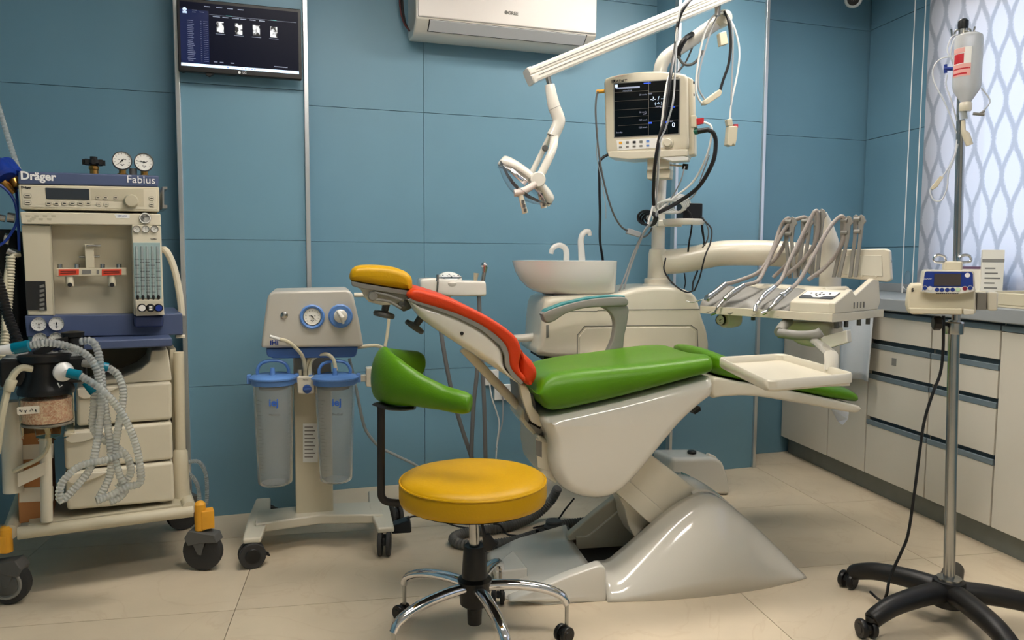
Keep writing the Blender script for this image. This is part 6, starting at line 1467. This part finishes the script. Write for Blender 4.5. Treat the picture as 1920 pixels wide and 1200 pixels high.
# foil scrap sticking below the leg rest
# boxes and tray on the worktop
def wbox(x, y, z, w_, d, h, m, yaw, label, name='medicine_box'):
    b = thing(name, label, 'box', loc=(x, y, z), yaw=R(yaw)); MB().box(-w_ / 2, w_ / 2, -d / 2, d / 2, 0, h).build('box_body', m, b, bev=.001)
    return b
kp = WF0.X(1835, 540, 2.78)
b = wbox(2.76, 3.02, .966, .085, .04, .225, 'paper', -35, 'tall white medicine box standing on the worktop by the window')
for k in range(6): MB().box(-.03, .03 - .01 * (k % 3), -.0205, -.0198, .03 + .022 * k, .036 + .022 * k).build('box_print', 'ink_grey', b)
MB().box(-.042, .043, -.0204, -.0196, .17, .185).build('box_band', 'grey_plastic', b)
b = wbox(2.70, 3.10, .966, .15, .035, .15, mat('box_purple', (112, 84, 110), .6), -35, 'wide purple edged box standing behind the tall medicine box')
MB().box(-.068, .068, -.0182, -.017, .012, .138).build('box_front', 'paper', b)
ty = thing('worktop_tray', 'shallow cream tray with papers on the worktop near the pump', 'tray', loc=(2.62, 2.42, .966))
MB().box(-.22, .22, -.34, .34, 0, .008).build('tray_base', 'cream', ty)
for a in ((-.22, -.205, -.34, .34), (.205, .22, -.34, .34), (-.205, .205, -.34, -.325), (-.205, .205, .325, .34)): MB().box(*a, .008, .055).build('tray_rim', 'cream', ty, bev=.004)
pp = thing('paper_sheet', 'white printed sheets lying in the cream tray', 'paper', loc=(2.62, 2.42, .975))
MB().box(-.15, .15, -.25, .25, 0, .006).build('sheet_stack', 'paper', pp)

# ================================================================== drip stand
IF = Frame(1.80, 2.08, -35)
I_ = IF.L
iv = thing('drip_stand', 'steel drip stand on a black five-legged wheeled base', 'drip stand', IF)
c0 = I_(1780, 1084, 0)
MB().tube([Vector((c0.x, 0, c0.z - .03)), I_(1796, 460, 0), I_(1806, 52, 0)], .0125, 18).build('pole', 'steel', iv)
MB().tube([Vector((c0.x, 0, c0.z - .03)), I_(1789, 600, 0)], .0165, 18).build('lower_tube', 'steel', iv)
MB().lathe([(.036, -.004), (.036, .003), (.018, .006)], (c0.x, 0, c0.z), (0, 0, 1), 26).build('pole_collar', 'steel', iv)
for k in range(5):
    an = R(46 + 35 + 72 * k); ca, sa = math.cos(an), math.sin(an); RR = .315
    pth = cr([(c0.x, 0, c0.z - .042), (c0.x + .10 * ca, .10 * sa, c0.z - .040), (c0.x + .22 * ca, .22 * sa, c0.z - .052), (c0.x + (RR - .03) * ca, (RR - .03) * sa, c0.z - .072), (c0.x + RR * ca, RR * sa, c0.z - .088)], 5)
    n_ = len(pth); rad = [(.038 - .012 * i / n_, .034 - .008 * i / n_) for i in range(n_)]
    lg_ = MB().tube(pth, rad, 16).build('base_leg', mat('black_worn', (26, 25, 25), .42, var=.25, scale=18, bump=.1, bscale=60), iv, smooth=180, sub=1)
    MB().tube([(c0.x + RR * ca, RR * sa, c0.z - .075), (c0.x + RR * ca, RR * sa, .055)], .017, 12).build('caster_socket', 'black_worn', lg_)
    swivel_caster(iv, (c0.x + RR * ca - .012, RR * sa, 0), .029, .05, 60 * k, fork='black_plastic', twin=True)
MB().lathe([(.05, c0.z - .085), (.052, c0.z - .03), (.046, c0.z - .006), (.03, c0.z - .002)], (c0.x, 0, 0), (0, 0, 1), 24).build('base_hub', 'black_worn', iv)
t0 = I_(1806, 47, 0)
MB().lathe([(.014, -.012), (.015, .0), (.0145, .012), (.008, .018)], t0, (0, 0, 1), 16).build('pole_cap', 'black_plastic', iv)
for s in (-1, 1):
    MB().tube(cr([t0 + Vector((0, 0, -.012)), t0 + Vector((s * .018, 0, -.014)), t0 + Vector((s * .022, 0, -.028)), t0 + Vector((s * .027, 0, -.03)), t0 + Vector((s * .031, 0, -.008))], 5), .0028, 8).build('bottle_hook', 'steel', iv)
MB().lathe([(.026, -.02), (.027, -.016), (.027, .014), (.024, .018)], I_(1789, 614, 0), (0, 0, 1), 20).build('height_collar', 'steel', iv)
MB().tube([I_(1779, 608, -.01), I_(1764, 607, -.03)], .006, 10).build('height_screw', 'black_plastic', iv)
kb = MB().lathe([(.018, -.012), (.022, -.008), (.022, .008), (.016, .013)], I_(1757, 606, -.035), (1, .2, 0), 8).build('height_knob', 'black_plastic', iv)
# infusion pump
ip = thing('infusion_pump', 'cream infusion pump with blue control panel clamped on the drip stand', 'infusion pump', IF)
qd = -.085
bd_ = crc(IF.P([(1703, 586), (1704, 545), (1708, 538), (1722, 532), (1822, 540), (1829, 548), (1830, 570), (1829, 588), (1806, 589), (1740, 589)], qd + .01), 3)
pillow(bd_, qd + .01, .06, .010, 3).build('pump_body', 'cream', ip, smooth=60)
MB().prism(IF.P([(1703, 577), (1804, 578), (1804, 590), (1706, 588)], qd), qd - .006, .05).build('pump_base', 'cream', ip, bev=.004)
MB().prism(IF.P([(1805, 579), (1827, 580), (1826, 589), (1806, 590)], qd), qd - .012, .03).build('release_key', 'ivory', ip, bev=.003)
hs_ = IF.P([(1726, 548), (1732, 509), (1736, 506), (1822, 507), (1826, 511), (1828, 545), (1823, 548), (1794, 552), (1742, 550)], qd)
MB().prism(hs_, qd - .012, .02).build('panel_surround', 'ivory', ip, bev=.003)
pb_ = MB().prism(IF.P([(1729, 545), (1734, 511), (1737, 509), (1821, 510), (1824, 513), (1825, 538), (1800, 546), (1744, 545)], qd - .013), qd - .0145, qd - .010).build('control_panel', mat('panel_blue', (30, 58, 140), .3), ip, bev=.001)
MB().prism(IF.P([(1752, 513), (1802, 513), (1801, 536), (1751, 536)], qd - .015), qd - .016, qd - .013).build('display', mat('lcd_grey', (72, 66, 66), .2), ip)
MB().prism(IF.P([(1730, 539), (1826, 538), (1825, 546), (1800, 550), (1745, 549), (1730, 546)], qd - .0148), qd - .0152, qd - .014).build('key_strip', 'label_white', ip)
for x, y, m_ in ((1734, 540, 'panel_blue'), (1744, 541, 'label_white'), (1757, 543, 'panel_blue'), (1766, 543.5, 'panel_blue'), (1776, 543.5, 'panel_blue'), (1786, 543, 'panel_blue'), (1796, 543, mat('key_green', (196, 226, 190), .4)), (1809, 541, mat('key_maroon', (128, 34, 64), .4)), (1819, 540, 'panel_blue')):
    c = I_(x, y, qd - .015); k = MB().lathe([(.0072, 0), (.0072, .001)], c, (0, -1, 0), 16).build('key_rim', 'ivory', ip); MB().lathe([(.006, .0008), (.006, .0022)], c, (0, -1, 0), 14).build('key', m_, k)
lettering('DIGIPUMP', .005, I_(1739, 523, qd - .0148), 'lettering_white', ip); MB().lathe([(.007, 0), (.007, .0005), (.005, .0005)], I_(1814, 516, qd - .0145), (0, -1, 0), 16).build('maker_disc', 'lettering_white', ip)
for k in range(12):
    p = I_(1757 + 3.5 * k, 550.3, qd - .0125); MB().box(p.x - .0018, p.x + .0018, p.y - .001, p.y + .002, p.z - .0012, p.z + .0012).build('speaker_slot', 'ink_black', ip)
lettering('S', .014, I_(1711, 544, qd + .008), 'ink_black', ip, bold=.0008)
MB().box(I_(1831, 546, -.02).x, I_(1848, 546, -.02).x, -.05, .0, I_(1840, 580, -.02).z, I_(1840, 549, -.02).z).build('door_gap', mat('pump_grey', (128, 124, 116), .5), ip)
MB().prism(IF.P([(1850, 546), (1868, 546), (1870, 550), (1869, 582), (1850, 582)], -.04), -.06, .0).build('side_latch', 'ivory', ip, bev=.006)
c = I_(1786, 497, -.02); MB().box(c.x - .024, c.x + .024, -.05, .03, I_(1786, 508, -.02).z - .004, I_(1786, 490, -.02).z).build('handle_block', 'ivory_matt', ip, bev=.005)
for s in (-1, 1):
    pts = [I_(1786 + s * 10, 493, -.03), I_(1786 + s * 14, 482, -.03), I_(1786 + s * 24, 478, -.03), I_(1786 + s * 32, 480, -.03), I_(1786 + s * 35, 486, -.03), I_(1786 + s * 30, 491, -.03), I_(1786 + s * 10, 492, -.03)]
    MB().tube(cr(pts, 5), .0042, 10).build('wire_handle', 'chrome', ip)
MB().tube(cr([I_(1769, 592, -.03), I_(1769, 620, -.03), I_(1768, 660, -.02), I_(1763, 700, -.02), I_(1748, 740, -.03), I_(1733, 790, -.04), I_(1724, 850, -.05), I_(1715, 920, -.06), I_(1703, 1000, -.07), I_(1690, 1035, -.08), I_(1676, 1065, -.09), I_(1667, 1090, -.10), I_(1663, 1112, -.11), I_(1656, 1126, -.09), I_(1645, 1122, .0), I_(1632, 1110, .06)], 8), .0045, 8).build('mains_lead', 'cable_black', ip)
# drip bottle
bt = thing('drip_bottle', 'clear drip bottle with red label hanging from the stand hook', 'bottle', IF)
bd2 = -.055
c = I_(1815, 70, bd2); rr = 27.5 * IF.pxm(1815, 120, bd2); z0, z1 = I_(1812, 192, bd2).z, I_(1816, 64, bd2).z; L = z1 - z0; cx_ = I_(1814, 130, bd2).x
MB().lathe([(rr * .38, 0), (rr * .42, L * .02), (rr * .9, L * .17), (rr, L * .24), (rr, L * .9), (rr * .93, L * .97), (rr * .7, L), (.002, L)], (cx_, bd2, z0), (0, 0, 1), 30).build('bottle_body', mat('bottle_plastic', (240, 242, 243), .25, trans=.55, ior=1.1), bt)
MB().lathe([(rr * .34, .004), (rr * .86, L * .175), (rr * .95, L * .245), (rr * .95, L * .79), (.002, L * .79)], (cx_, bd2, z0), (0, 0, 1), 28).build('liquid', mat('saline', (236, 240, 242), .1, trans=.6, ior=1.1), bt)
MB().lathe([(rr * .40, 0), (rr * .46, -.004), (rr * .46, -.022), (rr * .40, -.026)], (cx_, bd2, z0), (0, 0, 1), 18).build('bottle_cap', 'ivory', bt)
MB().tube(cr([(cx_ - .012, bd2, z0 + L * .985), (cx_ - .012, bd2 + .03, z0 + L + .02), t0 + Vector((.027, 0, -.028)), (cx_ + .016, bd2 + .03, z0 + L + .015), (cx_ + .014, bd2, z0 + L * .985)], 4), .002, 6).build('hanging_loop', 'ivory', bt)
lbm = []
for a0, a1, za, zb_, m_ in ((-2.9, -1.45, .36, .78, 'label_white'), (-2.85, -1.95, .55, .69, 'plug_red'), (-2.9, -1.45, .36, .54, mat('label_pink', (226, 168, 160), .5)), (-2.9, -1.5, .46, .48, 'plug_red'), (-2.9, -1.7, .385, .41, 'plug_red'), (-2.9, -1.9, .70, .775, 'label_pink')):
    g = [[(cx_ + rr * (1.004 + .002 * len(lbm)) * math.cos(a0 + (a1 - a0) * i / 10), bd2 + rr * (1.004 + .002 * len(lbm)) * math.sin(a0 + (a1 - a0) * i / 10), z0 + L * z) for z in (za, zb_)] for i in range(11)]
    lbm.append(MB().grid(g).build('bottle_label', m_, bt, smooth=80))
ds = thing('drip_set', 'clear drip tubing with chamber, blue tap and roller clamp on the stand', 'tubing', IF)
MB().tube([I_(1805, 208, bd2), I_(1807, 224, bd2)], .011, 14).build('drip_chamber', 'clear_hose', ds)
MB().tube([I_(1804, 222, bd2), I_(1815, 272, bd2)], [.0105, .0125], 14).build('chamber_sleeve', 'ivory_matt', ds) if False else MB().tube([I_(1806, 226, bd2), I_(1806, 245, bd2), I_(1811, 252, bd2), I_(1818, 272, bd2)], [.006, .007, .011, .010], 12).build('chamber_sleeve', 'ivory_matt', ds)
for pth in ([(1804, 66, .0), (1786, 68, -.03), (1776, 95, -.04), (1786, 112, -.05), (1795, 116, -.05)], [(1790, 106, -.04), (1765, 110, -.04), (1750, 128, -.04), (1752, 155, -.04), (1770, 190, -.04), (1785, 225, -.03), (1793, 250, -.02)],
            [(1776, 140, -.04), (1774, 160, -.04), (1784, 190, -.04), (1794, 226, -.02)], [(1802, 68, 0), (1790, 72, -.04), (1782, 100, -.05), (1788, 124, -.05)],
            [(1794, 262, -.02), (1790, 290, -.03), (1776, 318, -.04), (1766, 332, -.04)], [(1796, 270, -.02), (1788, 300, -.03), (1778, 325, -.04), (1776, 350, -.04), (1766, 374, -.04), (1752, 376, -.04), (1744, 362, -.04), (1745, 352, -.04)],
            [(1840, 165, -.05), (1852, 180, -.05), (1856, 192, -.05), (1844, 208, -.05)]):
    MB().tube(cr([I_(*p) for p in pth], 8), .0022, 7).build('drip_line', mat('drip_clear', (236, 238, 240), .25, trans=.3), ds)
MB().tube([I_(1770, 129, -.045), I_(1787, 129, -.045)], .0055, 10).tube([I_(1773, 121, -.045), I_(1773, 137, -.045)], .0045, 10).build('stopcock', 'deep_blue', ds)
MB().prism(IF.P([(1744, 353), (1762, 330), (1769, 333), (1757, 351), (1748, 357)], -.04), -.05, -.03).build('roller_clamp', 'ivory_matt', ds, bev=.002)
MB().tube([I_(1824, 213, -.05), I_(1846, 215, -.05)], .0045, 8).tube([I_(1838, 213, -.05), I_(1846, 208, -.05)], .004, 8).build('side_port', 'grey_plastic', ds)

# ================================================================== things on the floor behind the chair
jf = Frame(1.60, 3.42, 8)
J_ = jf.L
jc = thing('water_canister', 'white plastic water canister with black cap on the floor behind the chair', 'canister', jf)
jo = rpoly(jf.P([(1252, 926), (1256, 858), (1336, 857), (1352, 864), (1362, 892), (1366, 927)], 0), .02)
zlow = min(p[1] for p in jo); jo = [(x, z - zlow if z - zlow < .02 else z - zlow) for x, z in jo]
pillow(jo, -.02, .17, .025, 5).build('canister_body', 'white_gloss', jc, smooth=60)
c = J_(1299, 860, .05); zt = max(z for _, z in jo); MB().lathe([(.022, 0), (.022, .010), (.019, .013), (.002, .013)], (c.x, .06, zt - .006), (0, 0, 1), 18).build('canister_cap', 'black_plastic', jc)
MB().tube(cr([(c.x + .06, .02, zt - .01), (c.x + .1, .02, zt - .03), (c.x + .13, .02, zt - .07)], 4), .012, 10).build('carry_grip', 'white_gloss', jc)
WQ = Frame(0, 3.0, 0)
def floor_path(pts, z=.02): return [WF0.Z(x, y, z + (dz if len(e) else 0)) if True else None for x, y, *e in pts for dz in [e[0] if e else 0]]
hz_ = thing('vacuum_hose', 'grey corrugated hose curled on the floor under the chair', 'hose', loc=(0, 0, 0))
p1 = [WF0.Z(1046, 915, .16), WF0.Z(1032, 940, .09), WF0.Z(1005, 965, .035), WF0.Z(960, 985, .022), WF0.Z(910, 994, .022), WF0.Z(868, 1000, .022), WF0.Z(850, 1010, .022), WF0.Z(866, 1020, .022), WF0.Z(910, 1022, .022), WF0.Z(965, 1014, .022), WF0.Z(1010, 1000, .022), WF0.Z(1050, 985, .022), WF0.Z(1100, 978, .022)]
corrugated(p1, .021, .012, 12).build('hose_body', mat('hose_floor', (96, 95, 92), .55), hz_)
fp = thing('foot_pedal', 'grey foot control pedal with round knob on the floor under the chair', 'foot pedal', loc=(WF0.Z(1015, 1012, 0)), yaw=R(20))
MB().hexa([(-.15, -.07, 0), (.13, -.08, 0), (.14, .07, 0), (-.12, .06, 0), (-.13, -.05, .012), (.11, -.06, .045), (.12, .05, .045), (-.10, .04, .014)]).build('pedal_plate', 'grey_dark', fp, bev=.008, seg=3)
MB().lathe([(.04, 0), (.042, .012), (.034, .022), (.034, .032), (.03, .036), (.004, .036)], (.06, 0, .035), (0, 0, 1), 22).build('pedal_knob', 'grey_dark', fp)
for a, b in ((-.02, .0), (.0, -.03)): MB().lathe([(.008, 0), (.007, .016)], (a, b, .03), (0, 0, 1), 12).build('pedal_switch', 'black_plastic', fp)
fc_ = thing('floor_cord', 'thin black cord running over the floor to the foot pedal', 'cord', loc=(0, 0, 0))
MB().tube(cr([WF0.Z(1076, 935, .12), WF0.Z(1060, 955, .05), WF0.Z(1045, 975, .008), WF0.Z(1028, 983, .045), WF0.Z(1000, 990, .05)], 6), .004, 8).tube(cr([WF0.Z(925, 982, .048), WF0.Z(938, 985, .045), WF0.Z(948, 1000, .012), WF0.Z(965, 1004, .006), WF0.Z(990, 1004, .02)], 6), .004, 8).build('cord_run', 'cable_black', fc_)
